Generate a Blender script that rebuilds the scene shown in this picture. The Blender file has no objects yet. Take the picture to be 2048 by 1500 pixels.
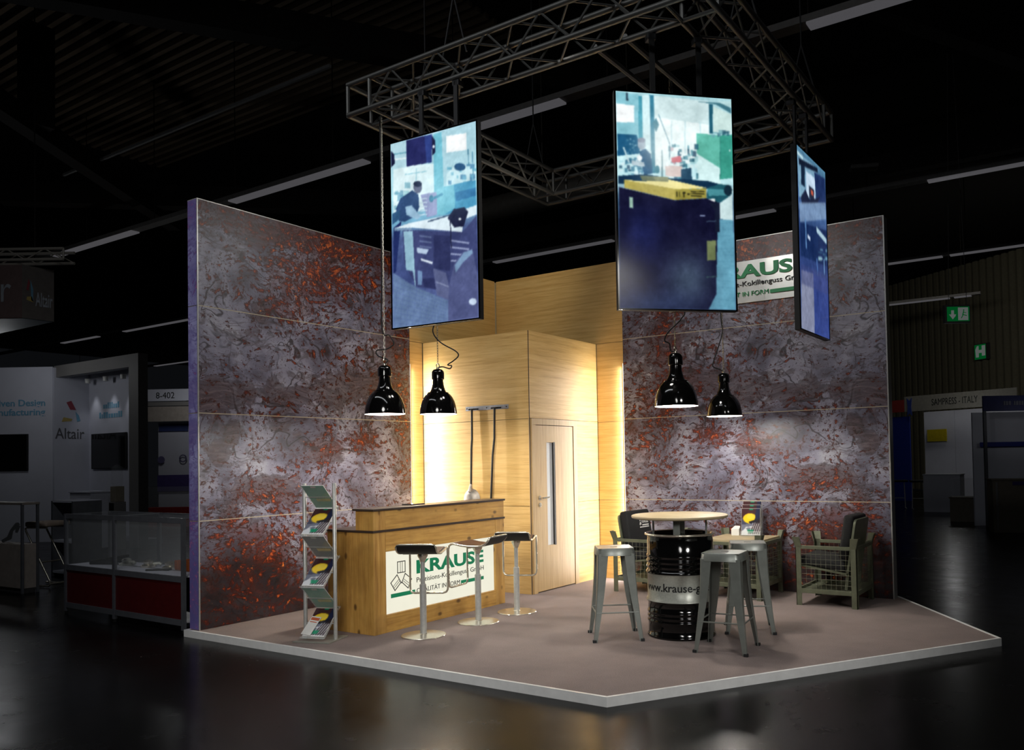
import bpy, bmesh, math, random
import numpy as np
from mathutils import Vector, Matrix

random.seed(7)
RNG = np.random.default_rng(7)
S = bpy.context.scene
COL = S.collection
PI = math.pi

# ------------------------------------------------------------------ camera
cam_d = bpy.data.cameras.new('camera')
cam_d.sensor_fit = 'HORIZONTAL'
cam_d.sensor_width = 36.0
cam_d.lens = 1629.87 / 2048 * 36.0
cam_d.shift_x = (1024 - 1158.18) / 2048
cam_d.shift_y = (876.99 - 750) / 2048
cam_d.clip_end = 300
cam = bpy.data.objects.new('camera', cam_d)
COL.objects.link(cam)
YAW, PITCH, ROLL = 0.5705, 0.0266, -0.0186
fwd = Vector((-math.sin(YAW) * math.cos(PITCH), math.cos(YAW) * math.cos(PITCH), math.sin(PITCH)))
rgt = Vector((math.cos(YAW), math.sin(YAW), 0))
upv = rgt.cross(fwd)
r2 = math.cos(ROLL) * rgt + math.sin(ROLL) * upv
u2 = -math.sin(ROLL) * rgt + math.cos(ROLL) * upv
cam.matrix_world = Matrix(((r2.x, u2.x, -fwd.x, 7.015), (r2.y, u2.y, -fwd.y, -8.8737), (r2.z, u2.z, -fwd.z, 1.4976), (0, 0, 0, 1)))
S.camera = cam

# ------------------------------------------------------------------ world, lights, exposure
S.view_settings.view_transform = 'Standard'
S.view_settings.look = 'None'
S.view_settings.exposure = 0.0
S.view_settings.gamma = 1.0
S.view_settings.use_curve_mapping = False
W = bpy.data.worlds.new('hall_dark')
S.world = W
W.use_nodes = True
W.node_tree.nodes['Background'].inputs[0].default_value = (0.5, 0.55, 0.65, 1)
W.node_tree.nodes['Background'].inputs[1].default_value = 0.006


def add_light(kind, name, loc, target, power, color=(1, 1, 1), **kw):
    ld = bpy.data.lights.new(name, kind)
    ld.energy = power
    ld.color = color
    for k, v in kw.items():
        setattr(ld, k, v)
    o = bpy.data.objects.new(name, ld)
    COL.objects.link(o)
    o.location = loc
    dv = Vector(target) - Vector(loc)
    o.rotation_euler = dv.to_track_quat('-Z', 'Y').to_euler()
    return o


# hall strip lamps overhead, in front of the stand
add_light('AREA', 'hall_lamp_front', (3.0, -7.2, 6.9), (3.0, -4.5, 0), 110, (0.93, 0.96, 1.0), shape='RECTANGLE', size=10.0, size_y=0.35)
# unseen spots added out in the aisle to brighten the stand's front faces
add_light('SPOT', 'aisle_fill_left', (8.4, -13.0, 4.6), (1.9, -3.7, 1.2), 2100, (1, 0.98, 0.95), spot_size=0.50, spot_blend=0.75, shadow_soft_size=1.6)
add_light('SPOT', 'aisle_fill_right', (13.0, -9.5, 4.6), (4.3, -2.8, 0.5), 1500, (1, 0.98, 0.95), spot_size=0.42, spot_blend=0.9, shadow_soft_size=1.0)
# unseen fill spots added at truss height: washes on the two printed walls and the oak corner, wide flood on the carpet
add_light('SPOT', 'wash_left', (3.2, -2.4, 4.7), (0.0, -3.0, 2.2), 165, (1, 0.97, 0.93), spot_size=1.5, spot_blend=1.0, shadow_soft_size=0.25)
add_light('SPOT', 'wash_right', (3.2, -3.2, 4.7), (3.6, 0.0, 2.2), 150, (1, 0.97, 0.93), spot_size=1.5, spot_blend=1.0, shadow_soft_size=0.25)
add_light('SPOT', 'wash_corner', (2.6, -2.6, 4.75), (0.4, -0.4, 4.0), 120, (1, 0.93, 0.80), spot_size=0.85, spot_blend=0.9, shadow_soft_size=0.2)
add_light('SPOT', 'flood_carpet', (3.3, -3.4, 4.75), (3.4, -2.6, 0.0), 130, (1, 0.96, 0.90), spot_size=2.0, spot_blend=1.0, shadow_soft_size=0.35)
# strip lamps over the right aisle, lighting the end wall of the hall
add_light('AREA', 'hall_lamp_right', (5.5, 17.0, 6.8), (4.5, 24.0, 3.5), 70, (1, 0.97, 0.9), shape='RECTANGLE', size=8.0, size_y=0.4)

# ------------------------------------------------------------------ helpers
def lin(c):
    return tuple((x / 255 / 12.92) if x / 255 <= 0.04045 else ((x / 255 + 0.055) / 1.055) ** 2.4 for x in c)


class NT:
    def __init__(s, name):
        s.m = bpy.data.materials.new(name)
        s.m.use_nodes = True
        s.t = s.m.node_tree
        s.b = s.t.nodes['Principled BSDF']

    def n(s, typ, **kw):
        nd = s.t.nodes.new(typ)
        for k, v in kw.items():
            setattr(nd, k, v)
        return nd

    def l(s, a, b):
        s.t.links.new(a, b)

    def set(s, sock, v):
        if hasattr(v, 'is_output') or isinstance(v, bpy.types.NodeSocket):
            s.l(v, sock)
        elif isinstance(v, (tuple, list)) and len(v) == 3 and sock.type == 'RGBA':
            sock.default_value = (*v, 1)
        else:
            sock.default_value = v

    def coord(s, scale=(1, 1, 1), src=None, out='Object'):
        if src is None:
            src = s.n('ShaderNodeTexCoord').outputs[out]
        mp = s.n('ShaderNodeMapping')
        mp.inputs['Scale'].default_value = scale
        s.l(src, mp.inputs['Vector'])
        return mp.outputs[0]

    def noise(s, vec, scale, detail=4, rough=0.55, dist=0.0, out=0):
        nd = s.n('ShaderNodeTexNoise')
        s.l(vec, nd.inputs['Vector'])
        nd.inputs['Scale'].default_value = scale
        nd.inputs['Detail'].default_value = detail
        nd.inputs['Roughness'].default_value = rough
        nd.inputs['Distortion'].default_value = dist
        return nd.outputs[out]

    def voro(s, vec, scale, feature='F1', rnd=1.0):
        nd = s.n('ShaderNodeTexVoronoi', feature=feature)
        s.l(vec, nd.inputs['Vector'])
        nd.inputs['Scale'].default_value = scale
        nd.inputs['Randomness'].default_value = rnd
        return nd.outputs[0]

    def ramp(s, fac, stops, mode='LINEAR'):
        nd = s.n('ShaderNodeValToRGB')
        e = nd.color_ramp.elements
        nd.color_ramp.interpolation = mode
        while len(e) < len(stops):
            e.new(0.5)
        for i, (p, c) in enumerate(stops):
            e[i].position = p
            e[i].color = (*c, 1) if isinstance(c, (tuple, list)) else (c, c, c, 1)
        s.set(nd.inputs[0], fac)
        return nd.outputs[0]

    def mix(s, fac, a, b, mode='MIX'):
        nd = s.n('ShaderNodeMix', data_type='RGBA', blend_type=mode)
        s.set(nd.inputs[0], fac)
        s.set(nd.inputs[6], a)
        s.set(nd.inputs[7], b)
        return nd.outputs[2]

    def math(s, op, a, b=0.0, c=0.0):
        nd = s.n('ShaderNodeMath', operation=op)
        s.set(nd.inputs[0], a)
        s.set(nd.inputs[1], b)
        s.set(nd.inputs[2], c)
        return nd.outputs[0]

    def bump(s, h, strength=0.2, dist=0.01):
        nd = s.n('ShaderNodeBump')
        nd.inputs['Strength'].default_value = strength
        nd.inputs['Distance'].default_value = dist
        s.l(h, nd.inputs['Height'])
        s.l(nd.outputs[0], s.b.inputs['Normal'])

    def p(s, **kw):
        for k, v in kw.items():
            s.set(s.b.inputs[k.replace('_', ' ')], v)
        return s.m


def pm(name, col, rough=0.5, metal=0.0, var=0.12, scale=12.0, bump=0.0, **kw):
    """plain procedural material: base colour with a faint noise mottling (col is sRGB 0-255)"""
    t = NT(name)
    c = lin(col)
    n = t.noise(t.coord(), scale, 5, 0.6)
    dark = tuple(x * (1 - var) for x in c)
    lite = tuple(min(1, x * (1 + var)) for x in c)
    colr = t.ramp(n, [(0.3, dark), (0.7, lite)])
    t.p(Base_Color=colr, Roughness=rough, Metallic=metal, **kw)
    if bump:
        t.bump(n, bump, 0.01)
    return t.m


def em(name, col, strength, rough=0.4, base=(10, 10, 10)):
    t = NT(name)
    n = t.noise(t.coord(), 6.0, 2)
    c = lin(col)
    e = t.ramp(n, [(0.3, tuple(x * 0.96 for x in c)), (0.7, c)])
    t.p(Base_Color=lin(base), Roughness=rough, Emission_Color=e, Emission_Strength=strength)
    return t.m


def attr_em(name, strength, rough=0.35, emit=True):
    t = NT(name)
    a = t.n('ShaderNodeAttribute', attribute_name='Col')
    if emit:
        t.p(Base_Color=(0.01, 0.01, 0.012), Roughness=rough, Specular_IOR_Level=0.2, Emission_Color=a.outputs['Color'], Emission_Strength=strength)
    else:
        t.p(Base_Color=a.outputs['Color'], Roughness=rough)
    return t.m


def tag(o, label=None, cat=None, group=None, kind=None):
    if label: o['label'] = label
    if cat: o['category'] = cat
    if group: o['group'] = group
    if kind: o['kind'] = kind
    return o


def thing(name, label, cat, loc=(0, 0, 0), rz=0.0, group=None):
    o = bpy.data.objects.new(name, None)
    o.empty_display_size = 0.1
    COL.objects.link(o)
    o.location = loc
    o.rotation_euler = (0, 0, rz)
    return tag(o, label, cat, group)


def copy_tree(o, parent=None):
    c = o.copy()
    COL.objects.link(c)
    c.parent = parent
    for ch in list(o.children):
        copy_tree(ch, c)
    return c


class MB:
    def __init__(s):
        s.v = []
        s.f = []

    def add(s, vs, fs):
        o = len(s.v)
        s.v += [tuple(x) for x in vs]
        s.f += [tuple(i + o for i in f) for f in fs]
        return s

    def box(s, x0, x1, y0, y1, z0, z1):
        return s.add([(x0, y0, z0), (x1, y0, z0), (x1, y1, z0), (x0, y1, z0), (x0, y0, z1), (x1, y0, z1), (x1, y1, z1), (x0, y1, z1)],
                     [(3, 2, 1, 0), (4, 5, 6, 7), (0, 1, 5, 4), (1, 2, 6, 5), (2, 3, 7, 6), (3, 0, 4, 7)])

    def hexa(s, a, b):
        """solid between two quads a and b (4 points each, same order)"""
        return s.add(list(a) + list(b), [(3, 2, 1, 0), (4, 5, 6, 7), (0, 1, 5, 4), (1, 2, 6, 5), (2, 3, 7, 6), (3, 0, 4, 7)])

    def prism(s, poly, z0, z1):
        n = len(poly)
        vs = [(x, y, z0) for x, y in poly] + [(x, y, z1) for x, y in poly]
        return s.add(vs, [tuple(range(n))[::-1], tuple(range(n, 2 * n))] + [(i, (i + 1) % n, n + (i + 1) % n, n + i) for i in range(n)])

    def lathe(s, prof, n=32, cx=0, cy=0):
        rows = []
        o = []
        for r, z in prof:
            if r < 1e-6:
                rows.append([len(o)])
                o.append((cx, cy, z))
            else:
                rows.append(list(range(len(o), len(o) + n)))
                o += [(cx + r * math.cos(2 * PI * i / n), cy + r * math.sin(2 * PI * i / n), z) for i in range(n)]
        fs = []
        for a, b in zip(rows, rows[1:]):
            for i in range(n):
                j = (i + 1) % n
                if len(a) == 1 and len(b) == 1: continue
                if len(a) == 1: fs.append((a[0], b[j], b[i]))
                elif len(b) == 1: fs.append((a[i], a[j], b[0]))
                else: fs.append((a[i], a[j], b[j], b[i]))
        return s.add(o, fs)

    def tube(s, pts, r, n=8, closed=False, rx=None):
        pts = [Vector(p) for p in pts]
        m = len(pts)
        rs = r if isinstance(r, (list, tuple)) else [r] * m
        tang = []
        for i in range(m):
            a = pts[(i - 1) % m] if closed or i > 0 else pts[i]
            b = pts[(i + 1) % m] if closed or i < m - 1 else pts[i]
            t = b - a
            tang.append(t.normalized() if t.length > 1e-9 else Vector((0, 0, 1)))
        up = Vector((0, 0, 1)) if abs(tang[0].z) < 0.9 else Vector((1, 0, 0))
        nrm = (up - tang[0] * up.dot(tang[0])).normalized()
        vs = []
        for i in range(m):
            nrm = (nrm - tang[i] * nrm.dot(tang[i]))
            nrm = nrm.normalized() if nrm.length > 1e-6 else Vector((1, 0, 0))
            bi = tang[i].cross(nrm)
            for k in range(n):
                a = 2 * PI * k / n
                vs.append(pts[i] + (nrm * math.cos(a) * rs[i] + bi * math.sin(a) * (rx or 1.0) * rs[i]))
        fs = []
        for i in range(m if closed else m - 1):
            for k in range(n):
                fs.append((i * n + k, i * n + (k + 1) % n, ((i + 1) % m) * n + (k + 1) % n, ((i + 1) % m) * n + k))
        if not closed:
            fs.append(tuple(range(n))[::-1])
            fs.append(tuple(range((m - 1) * n, m * n)))
        return s.add(vs, fs)

    def ribbon(s, prof, x0, x1, th):
        """profile of (y,z) points swept from x0 to x1, thickness th downwards along the normal"""
        m = len(prof)
        top, bot = [], []
        for i in range(m):
            a = prof[max(0, i - 1)]
            b = prof[min(m - 1, i + 1)]
            dy, dz = b[0] - a[0], b[1] - a[1]
            L = math.hypot(dy, dz) or 1
            ny, nz = -dz / L, dy / L
            if nz < 0 and abs(nz) > 0.5: ny, nz = -ny, -nz
            top.append(prof[i])
            bot.append((prof[i][0] - ny * th, prof[i][1] - nz * th))
        vs = []
        for x in (x0, x1):
            vs += [(x, y, z) for y, z in top] + [(x, y, z) for y, z in bot]
        q = 2 * m
        fs = []
        for i in range(m - 1):
            fs += [(i, i + 1, q + i + 1, q + i), (m + i, q + m + i, q + m + i + 1, m + i + 1), (i, m + i, m + i + 1, i + 1), (q + i, q + i + 1, q + m + i + 1, q + m + i)]
        fs += [(0, q, q + m, m), (m - 1, 2 * m - 1, q + 2 * m - 1, q + m - 1)]
        return s.add(vs, fs)

    def mesh(s, name, mat, bevel=0.0, smooth=None, seg=2):
        me = bpy.data.meshes.new(name)
        me.from_pydata(s.v, [], s.f)
        bm = bmesh.new()
        bm.from_mesh(me)
        bmesh.ops.recalc_face_normals(bm, faces=bm.faces[:])
        if bevel:
            es = [e for e in bm.edges if len(e.link_faces) == 2 and e.calc_face_angle(0) > 0.5]
            bmesh.ops.bevel(bm, geom=es, offset=bevel, segments=seg, affect='EDGES', profile=0.5, clamp_overlap=True)
        bm.to_mesh(me)
        bm.free()
        if smooth is not None:
            me.polygons.foreach_set('use_smooth', [True] * len(me.polygons))
            me.set_sharp_from_angle(angle=math.radians(smooth))
        me.materials.append(mat)
        return me

    def build(s, name, mat, parent=None, bevel=0.0, smooth=None, seg=2):
        o = bpy.data.objects.new(name, s.mesh(name, mat, bevel, smooth, seg))
        COL.objects.link(o)
        o.parent = parent
        return o


def place(name, me, parent=None, loc=(0, 0, 0), rz=0.0):
    o = bpy.data.objects.new(name, me)
    COL.objects.link(o)
    o.parent = parent
    o.location = loc
    o.rotation_euler = (0, 0, rz)
    return o


_UNIT = {}


def rod(name, p, q, r, mat, parent=None, n=8):
    """a straight round bar: shared unit cylinder, own object"""
    k = (mat.name, n)
    if k not in _UNIT:
        _UNIT[k] = MB().lathe([(0, 0), (1, 0), (1, 1), (0, 1)], n).mesh('bar', mat, smooth=40)
    o = bpy.data.objects.new(name, _UNIT[k])
    COL.objects.link(o)
    o.parent = parent
    p, q = Vector(p), Vector(q)
    o.location = p
    o.rotation_euler = (q - p).to_track_quat('Z', 'Y').to_euler()
    o.scale = (r, r, (q - p).length)
    return o


def text_mesh(body, size, mat, extrude=0.001, offset=0.0, sx=1.0, width=None, align='LEFT'):
    cu = bpy.data.curves.new('lettering', 'FONT')
    cu.body = body
    cu.size = size
    cu.extrude = extrude
    cu.offset = offset
    cu.align_x = align
    cu.resolution_u = 3
    o = bpy.data.objects.new('lettering', cu)
    COL.objects.link(o)
    dg = bpy.context.evaluated_depsgraph_get()
    me = bpy.data.meshes.new_from_object(o.evaluated_get(dg))
    bpy.data.objects.remove(o)
    bpy.data.curves.remove(cu)
    co = np.zeros(len(me.vertices) * 3)
    me.vertices.foreach_get('co', co)
    co = co.reshape(-1, 3)
    if width:
        w = co[:, 0].max() - co[:, 0].min()
        x0 = co[:, 0].min() if align == 'LEFT' else 0
        co[:, 0] = (co[:, 0] - x0) * width / w
    co[:, 0] *= sx
    me.vertices.foreach_set('co', co.ravel())
    me.materials.clear()
    me.materials.append(mat)
    return me


def orient(o, origin, xd, yd):
    xd, yd = Vector(xd).normalized(), Vector(yd).normalized()
    zd = xd.cross(yd)
    o.matrix_local = Matrix(((xd.x, yd.x, zd.x, origin[0]), (xd.y, yd.y, zd.y, origin[1]), (xd.z, yd.z, zd.z, origin[2]), (0, 0, 0, 1)))
    return o


def text_on(name, body, size, mat, parent, origin, xd, yd, **kw):
    o = bpy.data.objects.new(name, text_mesh(body, size, mat, **kw))
    COL.objects.link(o)
    o.parent = parent
    return orient(o, origin, xd, yd)


def flat_on(name, polys, mat, parent, origin, xd, yd, th=0.002):
    """flat print: polygons in a plane, a hair thick"""
    m = MB()
    for pl in polys:
        m.prism(pl, 0, th)
    return orient(m.build(name, mat, parent), origin, xd, yd)


def outline(poly, w):
    """closed polyline as thin quads"""
    out = []
    n = len(poly)
    for i in range(n):
        a, b = Vector(poly[i]), Vector(poly[(i + 1) % n])
        out.append(seg2(a, b, w))
    return out


def seg2(a, b, w):
    a, b = Vector(a), Vector(b)
    d = (b - a).normalized()
    nn = Vector((-d.y, d.x)) * w / 2
    a = a - d * w / 2
    b = b + d * w / 2
    return [tuple(a - nn), tuple(b - nn), tuple(b + nn), tuple(a + nn)]


class Pic:
    """flat print on a screen or a cover: colours worked out on a grid of points; shapes are given in the
    coordinates of a reference quad (tl, tr, br, bl) mapped onto the whole print"""

    def __init__(s, w, h, quad=((0, 0), (1, 0), (1, 1), (0, 1)), base=(128, 128, 128)):
        s.w, s.h = w, h
        src = [(0, 0), (1, 0), (1, 1), (0, 1)]
        A, B = [], []
        for (x, y), (X, Y) in zip(src, quad):
            A += [[x, y, 1, 0, 0, 0, -X * x, -X * y], [0, 0, 0, x, y, 1, -Y * x, -Y * y]]
            B += [X, Y]
        hm = np.append(np.linalg.solve(np.array(A, float), np.array(B, float)), 1).reshape(3, 3)
        u, v = np.meshgrid(np.linspace(0, 1, w), np.linspace(0, 1, h))
        s.u, s.vv = u, v
        q = np.stack([u, v, np.ones_like(u)], -1) @ hm.T
        s.X, s.Y = q[..., 0] / q[..., 2], q[..., 1] / q[..., 2]
        s.a = np.zeros((h, w, 3)) + np.array(base, float)

    def fill(s, mask, col, al=1.0):
        m = (mask * al)[..., None]
        s.a = s.a * (1 - m) + np.array(col, float) * m

    def inside(s, pts):
        c = np.zeros(s.X.shape, bool)
        n = len(pts)
        for i in range(n):
            x1, y1 = pts[i]
            x2, y2 = pts[(i + 1) % n]
            if y1 == y2: continue
            cond = ((y1 > s.Y) != (y2 > s.Y)) & (s.X < (x2 - x1) * (s.Y - y1) / (y2 - y1) + x1)
            c ^= cond
        return c.astype(float)

    def poly(s, pts, col, al=1.0):
        s.fill(s.inside(pts), col, al)

    def ell(s, cx, cy, rx, ry, col, al=1.0, soft=False):
        d = ((s.X - cx) / rx) ** 2 + ((s.Y - cy) / ry) ** 2
        s.fill(np.exp(-d) if soft else (d < 1).astype(float), col, al)

    def line(s, x1, y1, x2, y2, w, col, al=1.0):
        s.poly(seg2((x1, y1), (x2, y2), w), col, al)

    def grad(s, stops):
        v = s.vv
        for k in range(3):
            s.a[..., k] = np.interp(v, [p for p, _ in stops], [c[k] for _, c in stops])

    def clutter(s, x0, x1, y0, y1, n, cols, smin, smax, al=0.7):
        for _ in range(n):
            x, y = RNG.uniform(x0, x1), RNG.uniform(y0, y1)
            a, b = RNG.uniform(smin, smax), RNG.uniform(smin, smax)
            s.poly([(x, y), (x + a, y), (x + a, y + b), (x, y + b)], cols[RNG.integers(len(cols))], al)

    def blur(s, k=1):
        for _ in range(k):
            p = np.pad(s.a, ((1, 1), (1, 1), (0, 0)), 'edge')
            s.a = (p[:-2, 1:-1] + p[2:, 1:-1] + p[1:-1, :-2] + p[1:-1, 2:] + 2 * p[1:-1, 1:-1]) / 6

    def film(s, k=1.0):
        """soft mottling at several scales, so flat areas read like a photograph"""
        s.blur(2)
        for n, amp in ((9, 16), (22, 14), (60, 10)):
            g = RNG.normal(0, 1, (int(n * s.h / s.w) + 2, n + 2))
            yi = s.vv * (g.shape[0] - 1.001)
            xi = s.u * (g.shape[1] - 1.001)
            y0, x0 = yi.astype(int), xi.astype(int)
            fy, fx = yi - y0, xi - x0
            v = (g[y0, x0] * (1 - fx) + g[y0, x0 + 1] * fx) * (1 - fy) + (g[y0 + 1, x0] * (1 - fx) + g[y0 + 1, x0 + 1] * fx) * fy
            s.a = s.a + (v * amp * k)[..., None] * (0.35 + 0.65 * np.clip(s.a / 160, 0, 1))
        s.blur(1)

    def mesh(s, name, width, height, mat):
        """grid in local x (right), y (up), z=0; origin bottom-left"""
        w, h = s.w, s.h
        X = s.u * width
        Y = (1 - s.vv) * height
        co = np.stack([X, Y, np.zeros_like(X)], -1).reshape(-1, 3)
        i = np.arange(w * h).reshape(h, w)
        f = np.stack([i[1:, :-1], i[1:, 1:], i[:-1, 1:], i[:-1, :-1]], -1).reshape(-1, 4)
        me = bpy.data.meshes.new(name)
        me.from_pydata(co.tolist(), [], f.tolist())
        c = np.clip(s.a, 0, 255) / 255
        c = np.where(c <= 0.04045, c / 12.92, ((c + 0.055) / 1.055) ** 2.4).reshape(-1, 3)
        at = me.color_attributes.new('Col', 'FLOAT_COLOR', 'POINT')
        at.data.foreach_set('color', np.concatenate([c, np.ones((len(c), 1))], 1).astype(np.float32).ravel())
        me.materials.append(mat)
        return me


# ------------------------------------------------------------------ materials
def wood_mat(name, dark, mid, lite, grain='H', rough=0.45, gs=22.0, knots=False):
    t = NT(name)
    tc = t.n('ShaderNodeTexCoord').outputs['Object']
    sep = t.n('ShaderNodeSeparateXYZ')
    t.l(tc, sep.inputs[0])
    hsum = t.math('ADD', sep.outputs[0], sep.outputs[1])
    cb = t.n('ShaderNodeCombineXYZ')
    if grain == 'H':
        t.l(hsum, cb.inputs[0]); t.l(sep.outputs[2], cb.inputs[2])
        sc = (0.9, 1, gs)
    else:
        t.l(hsum, cb.inputs[0]); t.l(sep.outputs[2], cb.inputs[2])
        sc = (gs, 1, 0.9)
    v = t.coord(sc, cb.outputs[0])
    n1 = t.noise(v, 1.3, 8, 0.65, 0.4)
    n2 = t.noise(v, 4.5, 5, 0.6, 0.2)
    c = t.ramp(n1, [(0.28, lin(dark)), (0.5, lin(mid)), (0.75, lin(lite))])
    c2 = t.ramp(n2, [(0.35, lin(dark)), (0.62, lin(lite))])
    c = t.mix(0.25, c, c2)
    if knots:
        kv = t.coord((1, 1, 1), cb.outputs[0])
        kn = t.voro(t.coord((1.0, 1, 1.6) if grain == 'H' else (1.6, 1, 1.0), cb.outputs[0]), 4.4)
        kf = t.ramp(kn, [(0.03, 1.0), (0.09, 0.85), (0.17, 0.0)])
        c = t.mix(t.math('MULTIPLY', kf, 0.85), c, lin((62, 34, 12)))
        blot = t.noise(kv, 2.2, 4, 0.6)
        c = t.mix(t.ramp(blot, [(0.45, 0.0), (0.75, 0.5)]), c, lin((104, 66, 24)))
    t.p(Base_Color=c, Roughness=rough)
    t.bump(n1, 0.08, 0.004)
    return t.m


def rust_mat(name, cool=0.0):
    t = NT(name)
    uv = t.n('ShaderNodeUVMap').outputs[0]
    at = t.n('ShaderNodeAttribute', attribute_name='dens')
    sp = t.n('ShaderNodeSeparateColor')
    t.l(at.outputs['Color'], sp.inputs[0])
    R, G, B = sp.outputs[0], sp.outputs[1], sp.outputs[2]
    # gently warped coordinate for the marbled look
    w = t.n('ShaderNodeVectorMath', operation='MULTIPLY_ADD')
    t.l(t.noise(uv, 1.7, 2, 0.5, 0.3, out=1), w.inputs[0])
    w.inputs[1].default_value = (0.36, 0.28, 0)
    t.l(uv, w.inputs[2])
    wv = w.outputs[0]
    # pale lilac-grey ground with soft cloudiness
    n1 = t.noise(wv, 1.9, 7, 0.58, 0.2)
    base = t.ramp(n1, [(0.30, lin((70, 67, 80))), (0.44, lin((112, 110, 128))), (0.56, lin((146, 145, 162))), (0.72, lin((178, 177, 188)))])
    # brushed strokes
    st = t.noise(t.coord((5.0, 30.0, 1), wv), 1.0, 5, 0.65, 0.6)
    base = t.mix(t.ramp(st, [(0.56, 0.0), (0.68, 0.55)]), base, lin((84, 76, 86)))
    # feathery brown-grey staining
    fe = t.noise(t.coord((1.0, 1.7, 1), wv), 4.2, 8, 0.68, 0.9)
    fe2 = t.math('ADD', fe, t.math('MULTIPLY', G, 0.10))
    base = t.mix(t.ramp(fe2, [(0.53, 0.0), (0.60, 0.55), (0.72, 0.8)]), base, t.ramp(st, [(0.4, lin((50, 40, 42))), (0.62, lin((94, 78, 80)))]))
    # flowing dark veins, broken up
    v1 = t.noise(wv, 2.3, 2.2, 0.55, 1.0)
    ridge = t.math('ABSOLUTE', t.math('SUBTRACT', v1, 0.5))
    brk = t.ramp(t.noise(uv, 2.6, 3), [(0.42, 0.0), (0.56, 0.9)])
    base = t.mix(t.math('MULTIPLY', t.ramp(ridge, [(0.0, 1.0), (0.008, 0.9), (0.02, 0.0)]), brk), base, lin((44, 36, 40)))
    v2 = t.noise(t.coord((1.0, 2.0, 1), wv), 4.2, 2.0, 0.5, 1.3)
    ridge2 = t.math('ABSOLUTE', t.math('SUBTRACT', v2, 0.49))
    brk2 = t.ramp(t.noise(t.coord((1, 1, 1), uv), 3.7, 3), [(0.48, 0.0), (0.60, 0.8)])
    base = t.mix(t.math('MULTIPLY', t.ramp(ridge2, [(0.0, 1.0), (0.018, 0.0)]), brk2), base, lin((64, 52, 54)))
    # dark marbled patches with a darker rim
    dn = t.noise(wv, 3.1, 6, 0.62, 0.7)
    df = t.math('ADD', t.math('MULTIPLY', G, 0.72), t.math('SUBTRACT', dn, 0.755))
    dcol = t.ramp(st, [(0.35, lin((58, 46, 50))), (0.5, lin((84, 70, 76))), (0.66, lin((116, 100, 106)))])
    dcol = t.mix(t.ramp(df, [(0.0, 0.9), (0.03, 0.55), (0.08, 0.0)]), dcol, lin((40, 30, 32)))
    base = t.mix(t.ramp(df, [(0.0, 0.0), (0.02, 0.62), (0.25, 0.88)]), base, dcol)
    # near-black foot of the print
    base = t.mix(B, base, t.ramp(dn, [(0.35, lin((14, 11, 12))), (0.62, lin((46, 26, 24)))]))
    # broad rust tint
    rn = t.noise(wv, 4.5, 7, 0.65, 0.2)
    rf = t.math('ADD', t.math('MULTIPLY', R, 0.40), t.math('SUBTRACT', rn, 0.72))
    base = t.mix(t.ramp(rf, [(0.0, 0.0), (0.10, 0.45), (0.3, 0.75)]), base, t.ramp(t.noise(uv, 11, 5, 0.7), [(0.35, lin((54, 28, 25))), (0.6, lin((108, 46, 32)))]))
    # rust flakes: dark rim, red-brown body, orange core
    clus = t.math('MULTIPLY', t.math('SUBTRACT', t.noise(wv, 3.4, 3, 0.6), 0.5), 0.32)
    s1 = t.noise(t.coord((1.0, 1.2, 1), wv), 15.5, 4.5, 0.62, 0.25)
    f1 = t.math('ADD', t.math('ADD', s1, clus), t.math('SUBTRACT', t.math('MULTIPLY', R, 0.15), 0.622))
    halo = t.math('ADD', f1, 0.045)
    base = t.mix(t.ramp(halo, [(0.0, 0.0), (0.045, 0.55)]), base, lin((74, 44, 40)))
    fcol = t.ramp(f1, [(0.0, lin((30, 17, 16))), (0.04, lin((72, 26, 18))), (0.10, lin((122, 44, 22))), (0.18, lin((204, 100, 38)))])
    base = t.mix(t.ramp(f1, [(0.0, 0.0), (0.008, 0.95)]), base, fcol)
    s2 = t.noise(t.coord((1.0, 1.3, 1), wv), 38, 3, 0.6, 0.2)
    f2 = t.math('ADD', t.math('ADD', s2, t.math('MULTIPLY', clus, 0.7)), t.math('SUBTRACT', t.math('MULTIPLY', R, 0.09), 0.640))
    base = t.mix(t.ramp(f2, [(0.0, 0.0), (0.012, 0.9)]), base, t.ramp(t.noise(uv, 6, 2), [(0.4, lin((32, 20, 20))), (0.62, lin((92, 34, 22)))]))
    # glowing orange flakes
    s3 = t.noise(uv, 13, 6, 0.72, 0.4)
    f3 = t.math('ADD', s3, t.math('SUBTRACT', t.math('MULTIPLY', R, 0.07), 0.69))
    base = t.mix(t.ramp(f3, [(0.0, 0.0), (0.02, 0.95)]), base, t.ramp(t.noise(uv, 36, 3), [(0.35, lin((190, 74, 24))), (0.6, lin((240, 140, 56)))]))
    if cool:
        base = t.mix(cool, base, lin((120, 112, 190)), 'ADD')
    t.p(Base_Color=base, Roughness=0.42)
    return t.m


M = {}
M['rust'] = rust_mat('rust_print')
M['rust_end'] = rust_mat('rust_print_violet_lit', 0.75)  # violet print, its colour also raised in place of aisle light
M['oak'] = wood_mat('oak_veneer', (186, 140, 72), (216, 175, 104), (233, 199, 132), 'H', 0.5)
M['oak_door'] = wood_mat('oak_door', (170, 136, 88), (196, 164, 114), (212, 184, 136), 'V', 0.45, 30)
M['oak_top'] = wood_mat('oak_top', (150, 132, 98), (176, 158, 122), (194, 178, 144), 'H', 0.5, 14)
M['pine'] = wood_mat('old_pine', (150, 102, 42), (196, 148, 70), (220, 176, 98), 'H', 0.5, 14, True)
M['pine_v'] = wood_mat('old_pine_upright', (150, 102, 42), (192, 144, 68), (218, 174, 98), 'V', 0.5, 14, True)
M['laminate'] = pm('dark_laminate', (58, 44, 36), 0.4)
M['trim'] = pm('white_alu_trim', (236, 236, 234), 0.35, 0.0, 0.06)
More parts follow.
